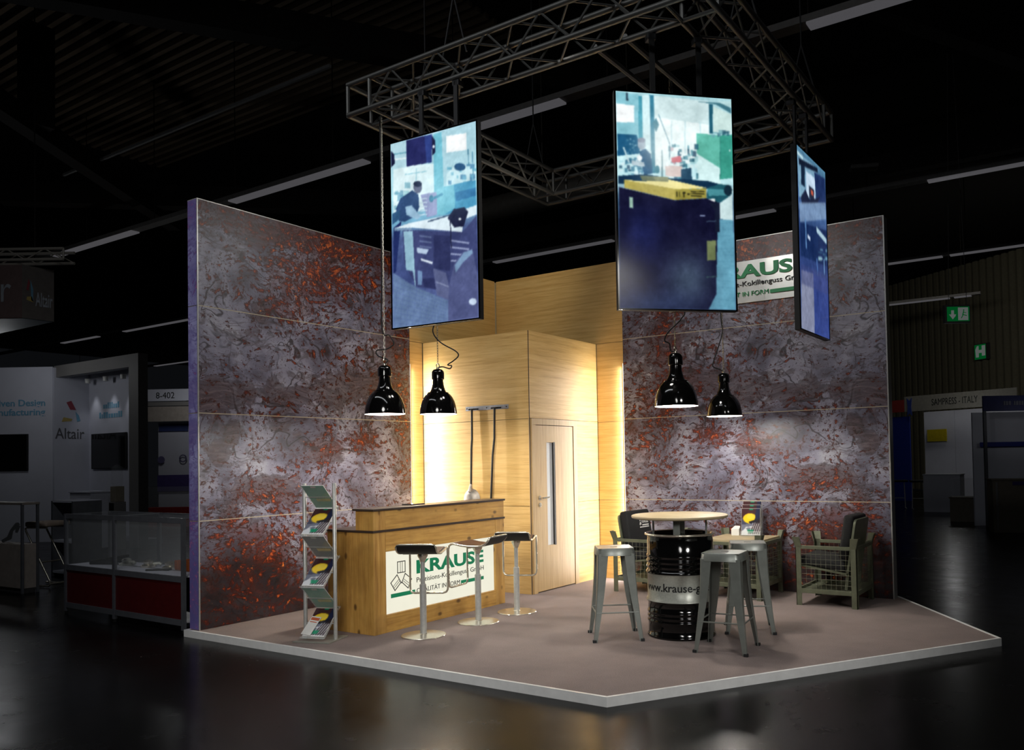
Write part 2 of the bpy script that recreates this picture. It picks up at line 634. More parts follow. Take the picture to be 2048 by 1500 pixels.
M['joint'] = pm('pale_joint', (190, 178, 150), 0.5)
M['alu'] = pm('brushed_aluminium', (184, 184, 180), 0.35, 0.35, 0.1, 30)
M['truss'] = pm('truss_aluminium', (98, 98, 95), 0.45, 0.6, 0.15, 9)
M['chrome'] = pm('satin_chrome', (214, 208, 192), 0.24, 0.8, 0.06, 20)
M['steel'] = pm('gunmetal_steel', (126, 130, 124), 0.34, 0.35, 0.12, 10)
M['greenmetal'] = pm('green_grey_crate_metal', (104, 108, 88), 0.5, 0.3, 0.15, 16)
M['wire'] = pm('galvanised_wire', (124, 126, 108), 0.45, 0.4, 0.1, 20)
M['black_gloss'] = pm('black_enamel', (9, 9, 9), 0.09, 0.0, 0.1)
M['black'] = pm('matt_black', (14, 14, 15), 0.6)
M['rubber'] = pm('black_rubber', (22, 22, 22), 0.7)
M['fabric'] = pm('black_fabric', (17, 17, 18), 0.85, 0, 0.25, 120, 0.3)
M['leather'] = pm('brown_seat_veneer', (74, 46, 36), 0.35)
M['white'] = pm('white_lacquer', (232, 232, 228), 0.4, 0, 0.03)
M['shade_in'] = pm('white_enamel', (245, 243, 236), 0.5, 0, 0.02)
M['silver'] = pm('silver_paint', (172, 174, 164), 0.35, 0.25, 0.12, 60)
M['green'] = pm('logo_green', (10, 146, 84), 0.5, 0, 0.05)
M['ink'] = pm('black_ink', (24, 26, 26), 0.5, 0, 0.05)
M['paper'] = pm('paper', (226, 224, 218), 0.6, 0, 0.04)
M['green_card'] = pm('green_card', (34, 140, 110), 0.35, 0, 0.2, 5)
M['orange_print'] = pm('orange_print', (196, 92, 50), 0.5)
M['iron'] = pm('dark_iron', (46, 44, 42), 0.45, 0.6, 0.3, 14)
M['castiron'] = pm('scuffed_ladle_metal', (150, 142, 132), 0.5, 0.6, 0.35, 18)
M['steel_zinc'] = pm('zinc_bar', (186, 188, 190), 0.35, 0.7, 0.15, 25)


def glass_mat(name, col=(235, 240, 238), rough=0.03, alpha=0.18):
    t = NT(name)
    n = t.noise(t.coord(), 3, 2)
    t.p(Base_Color=lin(col), Roughness=rough, Alpha=t.ramp(n, [(0.3, alpha * 0.9), (0.7, alpha * 1.1)]))
    return t.m


M['acrylic'] = glass_mat('clear_acrylic')
M['glass'] = glass_mat('case_glass', (200, 205, 208), 0.02, 0.10)
M['milkglass'] = pm('milk_glass', (214, 216, 216), 0.25, 0, 0.02)

# carpet
t = NT('mauve_grey_carpet')
v = t.coord()
n1 = t.noise(v, 2.2, 5, 0.6)
n2 = t.noise(v, 140, 3, 0.7)
c = t.ramp(n1, [(0.3, lin((118, 104, 100))), (0.7, lin((142, 126, 121)))])
c = t.mix(0.35, c, t.ramp(n2, [(0.3, lin((84, 74, 72))), (0.7, lin((168, 152, 146)))]))
t.p(Base_Color=c, Roughness=0.95)
t.bump(n2, 0.4, 0.006)
M['carpet'] = t.m
# hall floor: worn black asphalt coating with a dull gloss
t = NT('dark_hall_floor')
v = t.coord()
n1 = t.noise(v, 0.8, 6, 0.6)
c = t.ramp(n1, [(0.3, lin((9, 9, 9))), (0.7, lin((15, 14, 14)))])
rg = t.ramp(t.noise(t.coord((1, 1, 1)), 2.5, 5, 0.7), [(0.3, 0.20), (0.7, 0.29)])
t.p(Base_Color=c, Roughness=rg, Specular_IOR_Level=0.09)
t.bump(t.noise(v, 6, 4), 0.04, 0.01)
M['hallfloor'] = t.m
M['roof'] = pm('dark_roof', (20, 17, 15), 0.9)
M['beam'] = pm('dark_steel_beam', (30, 24, 20), 0.7)
M['rib'] = pm('roof_deck_sheet', (150, 132, 110), 0.6)


# ------------------------------------------------------------------ setting: floor, platform, ceiling
def structure(o, label=None):
    o['kind'] = 'structure'
    if label: o['label'] = label
    return o


FZ = -0.06
structure(MB().box(-60, 45, -25, 60, FZ - 0.1, FZ).build('floor', M['hallfloor']), 'dark worn glossy hall floor around the stand')
PLAT = [(-0.16, -4.50), (4.345, -4.447), (6.286, -1.50), (5.16, 0.20), (-0.16, 0.20)]


def inset(poly, d):
    out = []
    n = len(poly)
    for i in range(n):
        p0, p1, p2 = Vector(poly[i - 1]), Vector(poly[i]), Vector(poly[(i + 1) % n])
        a, b = (p1 - p0).normalized(), (p2 - p1).normalized()
        na, nb = Vector((-a.y, a.x)), Vector((-b.y, b.x))
        bis = (na + nb).normalized()
        out.append(tuple(p1 + bis * (d / max(0.2, bis.dot(na)))))
    return out


PIN = inset(PLAT, 0.022)
plat = structure(MB().prism(PIN, FZ, 0.0).build('floor_stand', M['carpet']), 'mauve grey carpet on the raised stand platform')
for i in range(5):
    j = (i + 1) % 5
    m = MB()
    a0, a1, b0, b1 = PLAT[i], PLAT[j], PIN[i], PIN[j]
    m.hexa([(*a0, FZ), (*a1, FZ), (*b1, FZ), (*b0, FZ)], [(*a0, 0.004), (*a1, 0.004), (*b1, 0.004), (*b0, 0.004)])
    m.build('edge_strip', M['trim'], plat)

ceil_ = structure(MB().box(-60, 45, -25, 60, 10.4, 10.6).build('ceiling', M['roof']), 'dark roof of the exhibition hall')
for i in range(34):
    y = -4.2 + i * 0.26
    MB().box(-16, -3.0, y, y + 0.10, 10.30, 10.4).build('deck_rib', M['rib'], ceil_)
# roof girders and braces
def beam(name, p, q, w, h, mat, parent=None):
    p, q = Vector(p), Vector(q)
    d = (q - p).normalized()
    s = d.cross(Vector((0, 0, 1)))
    s = s.normalized() * w / 2 if s.length > 1e-4 else Vector((w / 2, 0, 0))
    n = s.cross(d).normalized() * h / 2
    return MB().hexa([p - s - n, p + s - n, p + s + n, p - s + n], [q - s - n, q + s - n, q + s + n, q - s + n]).build(name, mat, parent)


for i, (a, b, w, h) in enumerate([((-6.6, -4.2, 8.6), (-1.0, 4.0, 8.6), 0.35, 0.5), ((-8.6, -3.2, 8.0), (-12.6, 2.9, 7.7), 0.3, 0.4),
                                  ((-14.5, -0.2, 8.0), (-7.0, 6.4, 8.0), 0.4, 0.5), ((-9.6, -1.6, 9.8), (-9.6, -1.6, 7.9), 0.45, 0.45),
                                  ((3.2, 3.0, 8.8), (10.5, 12.0, 7.2), 0.3, 0.4), ((-2.0, 12, 8.6), (12, 12, 8.6), 0.3, 0.5),
                                  ((-30, 12, 8.6), (-2.0, 12, 8.6), 0.3, 0.5)]):
    o = beam('roof_beam', a, b, w, h, M['beam'])
    structure(o, 'dark steel roof beam in the hall ceiling')

# far hall wall, corrugated
A0, A1 = Vector((-4.0, 31.4, 0)), Vector((12.0, 20.0, 0))
dv = (A1 - A0).normalized()
nv = Vector((dv.y, -dv.x, 0))
hw = thing('wall_back', None, None)
structure(hw, 'grey green corrugated end wall of the hall')
hm = pm('sheet_wall', (92, 88, 72), 0.8)
hm2 = pm('sheet_wall_rib', (104, 100, 82), 0.8)
L = (A1 - A0).length
o = MB().hexa([A0, A1, A1 - nv * 0.3, A0 - nv * 0.3], [A0 + Vector((0, 0, 9)), A1 + Vector((0, 0, 9)), A1 - nv * 0.3 + Vector((0, 0, 9)), A0 - nv * 0.3 + Vector((0, 0, 9))]).build('backing', hm, hw)
k = 0.0
while k < L - 0.2:
    p = A0 + dv * k
    q = p + dv * 0.17
    MB().hexa([p, q, q + nv * 0.09, p + nv * 0.09], [x + Vector((0, 0, 9)) for x in (p, q, q + nv * 0.09, p + nv * 0.09)]).build('panel', hm2, hw)
    k += 0.33

# ------------------------------------------------------------------ printed rust walls
def dens_map(T, Z):
    """print layout: r = rust, g = dark marbling, b = near-black foot; t runs inwards from the free end of the wall"""
    def g(t, z, a, b):
        return np.exp(-(((T - t) / a) ** 2 + ((Z - z) / b) ** 2))
    R = 0.22 + 0.75 * g(1.45, 3.6, 0.75, 0.40) + 0.5 * g(1.1, 3.2, 0.32, 0.26) + 0.35 * g(0.61, 3.09, 0.2, 0.15) + 0.5 * g(2.6, 3.2, 0.2, 0.7)
    R += 0.55 * g(1.93, 1.78, 0.36, 0.13) + 0.35 * g(1.45, 1.63, 0.2, 0.14) + 0.45 * g(0.7, 0.72, 0.5, 0.2) + 0.4 * g(0.75, 1.2, 0.5, 0.14) + 0.45 * g(1.6, 0.6, 0.7, 0.35) + 0.35 * g(0.5, 0.35, 0.8, 0.4)
    R += 0.3 * g(2.4, 2.3, 0.35, 0.5) + 0.35 * (Z > 3.75) + 0.3 * g(0.25, 0.95, 0.3, 0.1) + 0.4 * g(2.9, 1.9, 0.5, 0.6)
    R -= 0.22 * g(0.3, 2.75, 0.45, 0.35) + 0.15 * g(0.9, 2.47, 0.4, 0.25) + 0.10 * g(0.2, 1.35, 0.3, 0.2)
    G = 0.10 + 0.95 * g(0.20, 1.62, 0.10, 0.11) + 0.6 * g(0.36, 1.80, 0.10, 0.14) + 0.62 * g(0.68, 1.25, 0.48, 0.16) + 0.55 * g(1.45, 1.63, 0.24, 0.16)
    G += 0.55 * g(0.2, 2.17, 0.28, 0.30) + 0.45 * g(1.9, 2.4, 0.7, 0.2) + 0.35 * g(0.95, 2.22, 1.0, 0.12) + 0.75 * g(0.4, 4.0, 0.8, 0.22) + 0.65 * g(1.9, 4.0, 0.9, 0.22)
    G += 0.4 * g(0.3, 1.02, 0.3, 0.09) + 0.5 * g(0.67, 3.0, 0.18, 0.15) + 0.5 * g(2.6, 2.9, 0.4, 0.5) + 0.2 * g(1.3, 2.0, 0.5, 0.15)
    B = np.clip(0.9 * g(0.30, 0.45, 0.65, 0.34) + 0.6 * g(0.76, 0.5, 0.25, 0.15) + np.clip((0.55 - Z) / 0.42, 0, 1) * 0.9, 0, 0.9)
    return np.clip(R, 0, 1.2), np.clip(G, 0, 1.2), B


def print_panel(name, t0, t1, z0, z1, pos, mat, parent, step=0.025, depth=0.04):
    nt, nz = max(2, int((t1 - t0) / step)), max(2, int((z1 - z0) / step))
    tt, zz = np.meshgrid(np.linspace(t0, t1, nt + 1), np.linspace(z0, z1, nz + 1))
    R, G, B = dens_map(tt, zz)
    vs = [pos(a, b, 0.0) for a, b in zip(tt.ravel(), zz.ravel())]
    uv = [(a, b) for a, b in zip(tt.ravel(), zz.ravel())]
    i = np.arange((nt + 1) * (nz + 1)).reshape(nz + 1, nt + 1)
    fs = np.stack([i[:-1, :-1], i[:-1, 1:], i[1:, 1:], i[1:, :-1]], -1).reshape(-1, 4).tolist()
    n0 = len(vs)
    cn = [(t0, z0), (t1, z0), (t1, z1), (t0, z1)]
    ci = [int(i[0, 0]), int(i[0, -1]), int(i[-1, -1]), int(i[-1, 0])]
    vs += [pos(a, b, depth) for a, b in cn]
    uv += cn
    for k in range(4):
        fs.append([ci[k], n0 + k, n0 + (k + 1) % 4, ci[(k + 1) % 4]])
    fs.append([n0 + 3, n0 + 2, n0 + 1, n0])
    me = bpy.data.meshes.new(name)
    me.from_pydata(vs, [], fs)
    ul = me.uv_layers.new(name='UVMap')
    li = np.zeros(len(me.loops), int)
    me.loops.foreach_get('vertex_index', li)
    ul.data.foreach_set('uv', np.array(uv)[li].ravel())
    col = np.ones((len(vs), 4), np.float32)
    col[:n0, 0], col[:n0, 1], col[:n0, 2] = R.ravel(), G.ravel(), B.ravel()
    col[n0:, :3] = (0.2, 0.3, 0)
    at = me.color_attributes.new('dens', 'FLOAT_COLOR', 'POINT')
    at.data.foreach_set('color', col.ravel())
    me.materials.append(mat)
    o = bpy.data.objects.new(name, me)
    COL.objects.link(o)
    o.parent = parent
    return o


LA, LB = 4.447, 5.156
GAP = 0.004
wl = structure(MB().box(-0.15, -0.04, -LA + 0.006, 0.1, 0.0, 3.99).build('wall_left', M['joint']), 'tall left stand wall printed with rusty marbled metal')
for k in range(4):
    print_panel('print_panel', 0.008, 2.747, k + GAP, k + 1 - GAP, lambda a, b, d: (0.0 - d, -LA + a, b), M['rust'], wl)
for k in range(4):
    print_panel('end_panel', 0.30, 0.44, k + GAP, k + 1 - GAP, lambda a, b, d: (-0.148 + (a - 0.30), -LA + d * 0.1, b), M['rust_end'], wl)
for k in range(1, 4):
    MB().box(-0.03, -0.0015, -LA + 0.008, -1.70, k - GAP, k + GAP).build('joint_strip', M['joint'], wl)
MB().box(-0.006, 0.004, -LA - 0.002, -LA + 0.008, 0.0, 4.0).build('edge_profile', M['alu'], wl)
MB().box(-0.15, 0.003, -LA, -1.70, 3.996, 4.004).build('top_profile', M['alu'], wl)

wr = structure(MB().box(0.0, LB - 0.006, 0.04, 0.15, 0.0, 3.99).build('wall_right', M['joint']), 'tall right stand wall printed with rusty marbled metal')
for k in range(4):
    print_panel('print_panel', 0.008, LB - 1.996, k + GAP, k + 1 - GAP, lambda a, b, d: (LB - a, 0.0 + d, b), M['rust'], wr)
for k in range(1, 4):
    MB().box(1.996, LB - 0.008, 0.0015, 0.03, k - GAP, k + GAP).build('joint_strip', M['joint'], wr)
MB().box(LB - 0.008, LB + 0.004, -0.004, 0.15, 0.0, 4.004).build('end_profile', M['alu'], wr)
MB().box(1.996, LB, -0.003, 0.15, 3.996, 4.004).build('top_profile', M['alu'], wr)

# ------------------------------------------------------------------ oak corner walls, store room and door
CX, CY = 1.59, -1.449          # near corner of the oak store-room block
wo = structure(MB().box(-0.045, -0.041, -1.70, 0.0, 0.0, 3.98).build('wall_oak_left', M['joint']), 'oak clad corner wall beside the left printed wall')
for z0, z1 in ((0.0, 0.985), (0.99, 1.975), (1.98, 2.978), (2.984, 4.0)):
    MB().box(-0.041, -0.03, -1.70, 0.0, z0, z1).build('oak_panel', M['oak'], wo)
wq = structure(MB().box(-0.04, 1.996, 0.041, 0.045, 0.0, 3.98).build('wall_oak_right', M['joint']), 'oak clad corner wall beside the right printed wall')
for z0, z1 in ((0.0, 0.985), (0.99, 1.975), (1.98, 2.978), (2.984, 4.0)):
    MB().box(-0.03, 1.996, 0.03, 0.041, z0, z1).build('oak_panel', M['oak'], wq)

wc = structure(MB().box(-0.02, CX - 0.04, CY + 0.012, 0.02, 0.0, 2.96).build('wall_store_room', M['laminate']), 'oak store room block in the stand corner')
for z0, z1 in ((0.0, 0.985), (0.99, 1.975), (1.98, 2.978)):
    MB().box(-0.022, CX - 0.003, CY, CY + 0.012, z0, z1).build('oak_panel', M['oak'], wc)
DF0, DF1 = -1.424, -0.488       # door frame, along y
MB().box(CX - 0.012, CX, CY + 0.004, 0.02, 1.985, 2.978).build('oak_panel', M['oak'], wc)
MB().box(CX - 0.012, CX, DF1 + 0.003, 0.02, 0.99, 1.98).build('oak_panel', M['oak'], wc)
MB().box(CX - 0.012, CX, DF1 + 0.003, 0.02, 0.0, 0.985).build('oak_panel', M['oak'], wc)
MB().box(CX - 0.014, CX + 0.002, CY - 0.001, DF0, 0.0, 1.98).build('corner_post', M['oak_door'], wc)

MB().box(CX - 0.004, CX + 0.0035, CY - 0.0025, CY + 0.003, 0.0, 2.978).build('corner_joint', M['laminate'], wc)
MB().box(-0.029, -0.020, CY - 0.004, CY + 0.010, 0.0, 2.978).build('shadow_joint', M['black'], wc)  # black strip set in as the shade of the gap
MB().box(CX - 0.010, CX + 0.003, 0.022, 0.029, 0.0, 2.978).build('shadow_joint', M['laminate'], wc)

dr = structure(thing('door_1', None, None), 'light oak door with a narrow glass strip')
m = MB()
m.box(CX - 0.02, CX + 0.012, DF0, DF0 + 0.075, 0, 1.911)
m.box(CX - 0.02, CX + 0.012, DF1 - 0.075, DF1, 0, 1.911)
m.box(CX - 0.02, CX + 0.012, DF0, DF1, 1.912, 1.98)
m.build('door_frame', M['oak_door'], dr, bevel=0.0)
Y0, Y1, G0, G1 = -1.344, -0.568, -1.129, -0.965
leaf = MB()
leaf.box(CX - 0.03, CX + 0.004, Y0, G0, 0.012, 1.905).box(CX - 0.03, CX + 0.004, G1, Y1, 0.012, 1.905)
leaf.box(CX - 0.03, CX + 0.004, G0, G1, 0.012, 0.52).box(CX - 0.03, CX + 0.004, G0, G1, 1.71, 1.905)
leaf = leaf.build('door_leaf', M['oak_door'], dr)
MB().box(CX - 0.022, CX - 0.012, G0, G1, 0.52, 1.71).build('glass_pane', M['milkglass'], dr)
MB().box(CX - 0.02, CX + 0.008, G1 - 0.03, G1 + 0.004, 0.515, 1.715).build('glass_bead', M['iron'], dr)
h = MB().lathe([(0, 0), (0.026, 0), (0.026, 0.008), (0, 0.008)], 20)
h.v = [(CX + 0.004 + z, -1.285 + x, 1.075 + y) for x, y, z in h.v]
h.tube([(CX + 0.004, -1.285, 1.075), (CX + 0.05, -1.285, 1.075), (CX + 0.055, -1.27, 1.075), (CX + 0.055, -1.16, 1.078)], 0.009, 8)
h.build('door_handle', M['chrome'], dr, smooth=40)
h = MB().lathe([(0, 0), (0.026, 0), (0.026, 0.01), (0.012, 0.011), (0.012, 0.016), (0, 0.016)], 20)
h.v = [(CX + 0.004 + z, -1.285 + x, 0.995 + y) for x, y, z in h.v]
h.build('lock_rosette', M['chrome'], dr, smooth=40)

# LED strips on the inner edges of the printed walls, lighting the oak niche
led = em('led_white', (255, 250, 240), 1.5)
for nm, bx, lo, tg in (('left', (-0.026, -0.004, -1.699, -1.690, 0.05, 2.70), (-0.012, -1.683, 1.33), (0.9, -1.15, 1.33)),
                       ('right', (1.986, 1.995, 0.004, 0.024, 0.05, 2.70), (1.980, 0.012, 1.33), (1.5, -0.5, 1.33))):
    o = MB().box(*bx).build('led_strip', led)
    tag(o, 'white LED light strip on the inner edge of the %s printed wall' % nm, 'light strip', 'LED strips lighting the oak niche')
    a = add_light('AREA', 'led_glow_' + nm, lo, tg, 46 if nm == 'left' else 34, (1, 0.985, 0.96), shape='RECTANGLE', size=0.03, size_y=2.62)
    dvec = Vector(tg) - Vector(lo)
    zax = -dvec.normalized()
    yax = Vector((0, 0, 1))
    xax = yax.cross(zax)
    a.matrix_world = Matrix(((xax.x, 0, zax.x, lo[0]), (xax.y, 0, zax.y, lo[1]), (0, 1, 0, lo[2]), (0, 0, 0, 1)))
#@@PART2
# ------------------------------------------------------------------ logo artwork
def krause_art(parent, origin, xd, yd, k=1.0, dark=None, grn=None, th=0.002, full=True):
    """logo: three mould outlines, name, two lines and a split bar; unit = metres on the counter sign"""
    dark = dark or M['ink']
    grn = grn or M['green']
    X, Y = Vector(xd).normalized(), Vector(yd).normalized()
    def at(a, b):
        return Vector(origin) + X * a * k + Y * b * k
    sc = lambda pl: [[(x * k, y * k) for x, y in q] for q in pl]
    w = 0.0075
    P = outline([(0.085, 0.215), (0.180, 0.215), (0.180, 0.315), (0.085, 0.315)], w) + [seg2((0.120, 0.219), (0.120, 0.311), 0.004), seg2((0.145, 0.219), (0.145, 0.311), 0.004)]
    P += outline([(0.0, 0.135), (0.078, 0.200), (0.125, 0.125), (0.050, 0.062)], w) + [seg2((0.028, 0.100), (0.098, 0.155), 0.004), seg2((0.040, 0.085), (0.110, 0.140), 0.004)]
    P += outline([(0.180, 0.200), (0.262, 0.140), (0.215, 0.062), (0.138, 0.125)], w) + [seg2((0.165, 0.150), (0.235, 0.100), 0.004), seg2((0.155, 0.135), (0.225, 0.085), 0.004)]
    P += [[(0.128, 0.118), (0.140, 0.118), (0.134, 0.132)]]
    flat_on('logo_outline', sc(P), dark, parent, at(0, 0), xd, yd, th)
    flat_on('logo_bar', sc([[(0, 0), (0.305, 0), (0.305, 0.036), (0, 0.036)]]), grn, parent, at(0, 0), xd, yd, th)
    flat_on('logo_bar', sc([[(0.948, 0), (1.300, 0), (1.300, 0.034), (0.948, 0.034)]]), grn, parent, at(0, 0), xd, yd, th)
    text_on('lettering', 'KRAUSE', 0.166 * k, grn, parent, at(0.328, 0.184), xd, yd, extrude=th / 2, offset=0.006 * k, width=0.975 * k)
    text_on('lettering', 'Präzisions-Kokillenguss GmbH', 0.066 * k, dark, parent, at(0.328, 0.098), xd, yd, extrude=th / 2, width=0.975 * k)
    text_on('lettering', 'QUALITÄT IN FORM', 0.062 * k, grn if full else dark, parent, at(0.328, 0.0), xd, yd, extrude=th / 2, width=0.605 * k)


# ------------------------------------------------------------------ wall sign
sg = thing('wall_sign', 'brushed white company sign with green lettering high on the right printed wall', 'sign', (0, 0, 0))
MB().box(2.66, 4.46, -0.020, -0.002, 3.262, 3.742).build('sign_plate', pm('sign_plate_metal', (206, 208, 204), 0.3, 0.25, 0.05), sg, bevel=0.002)
krause_art(sg, (2.80, -0.030, 3.335), (1, 0, 0), (0, 0, 1), 1.19, th=0.008)

# ------------------------------------------------------------------ counter
FX = 1.635
ct = thing('reception_counter', 'knotty pine reception counter with lit company sign and dark tops', 'counter', (0, 0, 0))
ct_y0, ct_y1, ct_x0 = -3.845, -2.0, 1.04
MB().box(ct_x0 + 0.02, FX - 0.05, ct_y0 + 0.02, ct_y1 - 0.01, 0.0, 0.88).build('body', M['laminate'], ct)
# end boards (upright)
xs = [ct_x0, 1.19, 1.34, 1.49, FX - 0.001]
for a, b in zip(xs, xs[1:]):
    MB().box(a + 0.001, b - 0.001, ct_y0, ct_y0 + 0.022, 0.0, 0.893).build('end_board', M['pine_v'], ct, bevel=0.002)
# front frame round the sign
MB().box(FX - 0.05, FX, ct_y0 - 0.001, -3.700, 0.0, 0.893).build('stile', M['pine_v'], ct, bevel=0.003)
MB().box(FX - 0.05, FX, -2.148, ct_y1, 0.0, 0.893).build('stile', M['pine_v'], ct, bevel=0.003)
MB().box(FX - 0.05, FX - 0.001, -3.699, -2.149, 0.715, 0.893).build('rail', M['pine'], ct, bevel=0.003)
MB().box(FX - 0.05, FX - 0.001, -3.699, -2.149, 0.0, 0.155).build('rail', M['pine'], ct, bevel=0.003)
MB().box(FX - 0.045, FX - 0.028, -3.699, -2.149, 0.156, 0.714).build('lit_panel', em('backlit_sign', (250, 247, 226), 0.92), ct)
krause_art(ct, (FX - 0.027, -3.620, 0.291), (0, 1, 0), (0, 0, 1), 1.0, grn=em('backlit_green_print', (0, 112, 74), 0.9, base=(0, 60, 40)), full=False)
# worktop and raised bar
MB().box(ct_x0 - 0.02, FX + 0.008, ct_y0 - 0.012, ct_y1 + 0.008, 0.893, 0.912).build('worktop', M['laminate'], ct, bevel=0.002)
MB().box(1.412, FX, ct_y0, -3.70, 0.912, 1.083).build('bar_board', M['pine_v'], ct, bevel=0.002)
MB().box(1.420, FX - 0.001, -3.699, ct_y1, 0.912, 1.083).build('bar_board', M['pine'], ct, bevel=0.002)
MB().box(1.385, FX + 0.012, ct_y0 - 0.015, ct_y1 + 0.012, 1.083, 1.102).build('bar_top', M['laminate'], ct, bevel=0.002)
tb = thing('tablet', 'thin black tablet lying on the raised counter top', 'tablet', (1.47, -3.18, 1.102), 0.1)
MB().box(-0.06, 0.06, -0.10, 0.10, 0.0, 0.010).build('case', M['black'], tb, bevel=0.003)
MB().box(-0.053, 0.053, -0.09, 0.09, 0.010, 0.0115).build('screen', M['black_gloss'], tb)

# ------------------------------------------------------------------ ladles on the oak block
rk = thing('tool_rail', 'zinc hanging rail screwed to the oak block above the counter', 'rail', (0, 0, 0))
MB().box(0.66, 1.30, CY - 0.006, CY, 2.105, 2.155).build('bar', M['steel_zinc'], rk, bevel=0.001)
for x in (0.68, 0.98, 1.27):
    h = MB().lathe([(0, 0), (0.008, 0), (0.006, 0.004), (0, 0.005)], 10)
    h.v = [(x + a, CY - 0.006 - c, 2.13 + b) for a, b, c in h.v]
    h.build('screw', M['iron'], rk, smooth=40)
for x in (0.78, 1.12):
    m = MB().box(x - 0.075, x + 0.075, CY - 0.012, CY - 0.006, 2.112, 2.130)
    m.tube([(x - 0.03, CY - 0.012, 2.121), (x - 0.03, CY - 0.055, 2.121)], 0.005, 6).tube([(x + 0.03, CY - 0.012, 2.121), (x + 0.03, CY - 0.055, 2.121)], 0.005, 6)
    m.build('hook', M['iron'], rk)


def ladle(x, dx, ztop, zb, spoon, label):
    o = thing('casting_ladle', label, 'ladle', (0, 0, 0), group='casting tools hanging on the oak block')
    yb = CY - 0.035
    MB().tube([(x - 0.035, yb, ztop), (x + 0.035, yb, ztop)], 0.008, 8).tube([(x, yb, ztop), (x + 0.1 * dx, yb - 0.004, ztop - 0.35), (x + dx * 0.5, yb - 0.008, (ztop + zb) / 2), (x + dx, yb - 0.014, zb)], 0.0125, 8).build('shaft', M['iron'], o, smooth=50)
    if spoon:
        m = MB()
        n = 20
        prof = [(0.0, 0.045), (0.05, 0.040), (0.09, 0.022), (0.120, -0.012), (0.126, -0.02), (0.116, -0.02), (0.08, 0.006), (0.0, 0.032)]
        m.lathe(prof, 24)
        m.v = [(x + dx + a, yb - 0.02 - c, zb - 0.118 + b) for a, b, c in m.v]
        m.build('bowl', M['castiron'], o, smooth=40)
        MB().tube([(x + dx, yb - 0.014, zb + 0.06), (x + dx, yb - 0.03, zb - 0.03)], [0.013, 0.028], 8).build('socket', M['castiron'], o, smooth=40)
    else:
        MB().tube([(x + dx, yb - 0.014, zb), (x + dx, yb - 0.014, zb - 0.06), (x + dx + 0.04, yb - 0.02, zb - 0.09)], 0.011, 8).build('hook_end', M['iron'], o, smooth=40)
    return o


ladle(0.78, -0.02, 2.118, 1.18, True, 'long iron casting ladle with round bowl hanging behind the counter')
ladle(1.12, -0.065, 2.118, 1.02, False, 'long plain iron stirring rod hanging right of the round ladle')

# ------------------------------------------------------------------ brochure prints
def cover_pic(k=0):
    p = Pic(34, 48, base=(44, 30, 34))
    p.poly([(0, 0), (1, 0), (1, .2), (0, .35)], (66, 34, 38))
    p.ell(.25, .55, .40, .22, (70, 72, 96))
    p.ell(.46, .37, .38, .19, (255, 214, 40))
    p.ell(.5, .30, .22, .10, (255, 226, 90), .7)
    p.poly([(.36, .50), (.9, .38), (.86, .52), (.5, .58)], (30, 28, 40))
    p.poly([(.78, .0), (1, 0), (1, .36), (.72, .42)], (28, 34, 66))
    p.poly([(0, .62), (.55, .56), (.5, .82), (0, .84)], (120, 124, 140))
    for i in range(6):
        p.line(.42 + i * .11, .95, .62 + i * .11, .55, .035, (238, 238, 242))
    p.poly([(0, .86), (.22, .74), (.4, .9), (.3, 1), (0, 1)], (228, 230, 234))
    p.line(.2, .72, .62, .68, .03, (230, 232, 236))
    p.poly([(.3, .80), (.66, .80), (.6, .93), (.36, .93)], (30, 150, 110))
    p.line(0, .985, 1, .985, .04, (240, 240, 240))
    p.poly([(.4, .0), (.62, .0), (.62, .05), (.4, .05)], (20, 140, 100))
    p.blur(1)
    return p


COVER = cover_pic().mesh('cover_print', 0.206, 0.292, attr_em('cover_print', 1.0, 0.3, emit=False))


def brochure(name, label, origin, xd, yd, group, th=0.006, cover=True, mat=None):
    """magazine lying in the plane (xd, yd); origin bottom left corner of its face"""
    o = thing(name, label, 'brochure', group=group)
    orient(o, origin, xd, yd)
    MB().box(0, 0.21, 0, 0.297, -th, 0).build('pages', mat or M['paper'], o, bevel=0.001)
    if cover:
        c = bpy.data.objects.new('cover', COVER)
        COL.objects.link(c)
        c.parent = o
        c.location = (0.002, 0.0025, 0.0006)
    return o


# ------------------------------------------------------------------ zigzag brochure rack
RA = math.radians(18)
RC = Vector((1.32, -4.165, 0))
Ru, Rv = Vector((math.cos(RA), math.sin(RA), 0)), Vector((-math.sin(RA), math.cos(RA), 0))
rack = thing('brochure_rack', 'zigzag clear acrylic brochure rack with silver posts at the counter end', 'brochure rack', tuple(RC), RA)
MB().box(-0.175, 0.175, -0.15, 0.15, 0.0, 0.012).build('base_plate', pm('rack_base', (150, 150, 140), 0.3, 0.2), rack, bevel=0.003)
for s in (-1, 1):
    MB().lathe([(0, 0.012), (0.017, 0.012), (0.017, 1.335), (0.014, 1.34), (0, 1.34)], 16, 0.145 * s, 0.0).build('post', M['alu'], rack, smooth=40)
    MB().box(0.145 * s - 0.012, 0.145 * s + 0.012, -0.012, 0.012, 0.012, 0.03).build('post_foot', M['alu'], rack, bevel=0.002)
ZN = [1.325, 1.115, 0.895, 0.685, 0.460, 0.245, 0.035]
OUT = 0.118
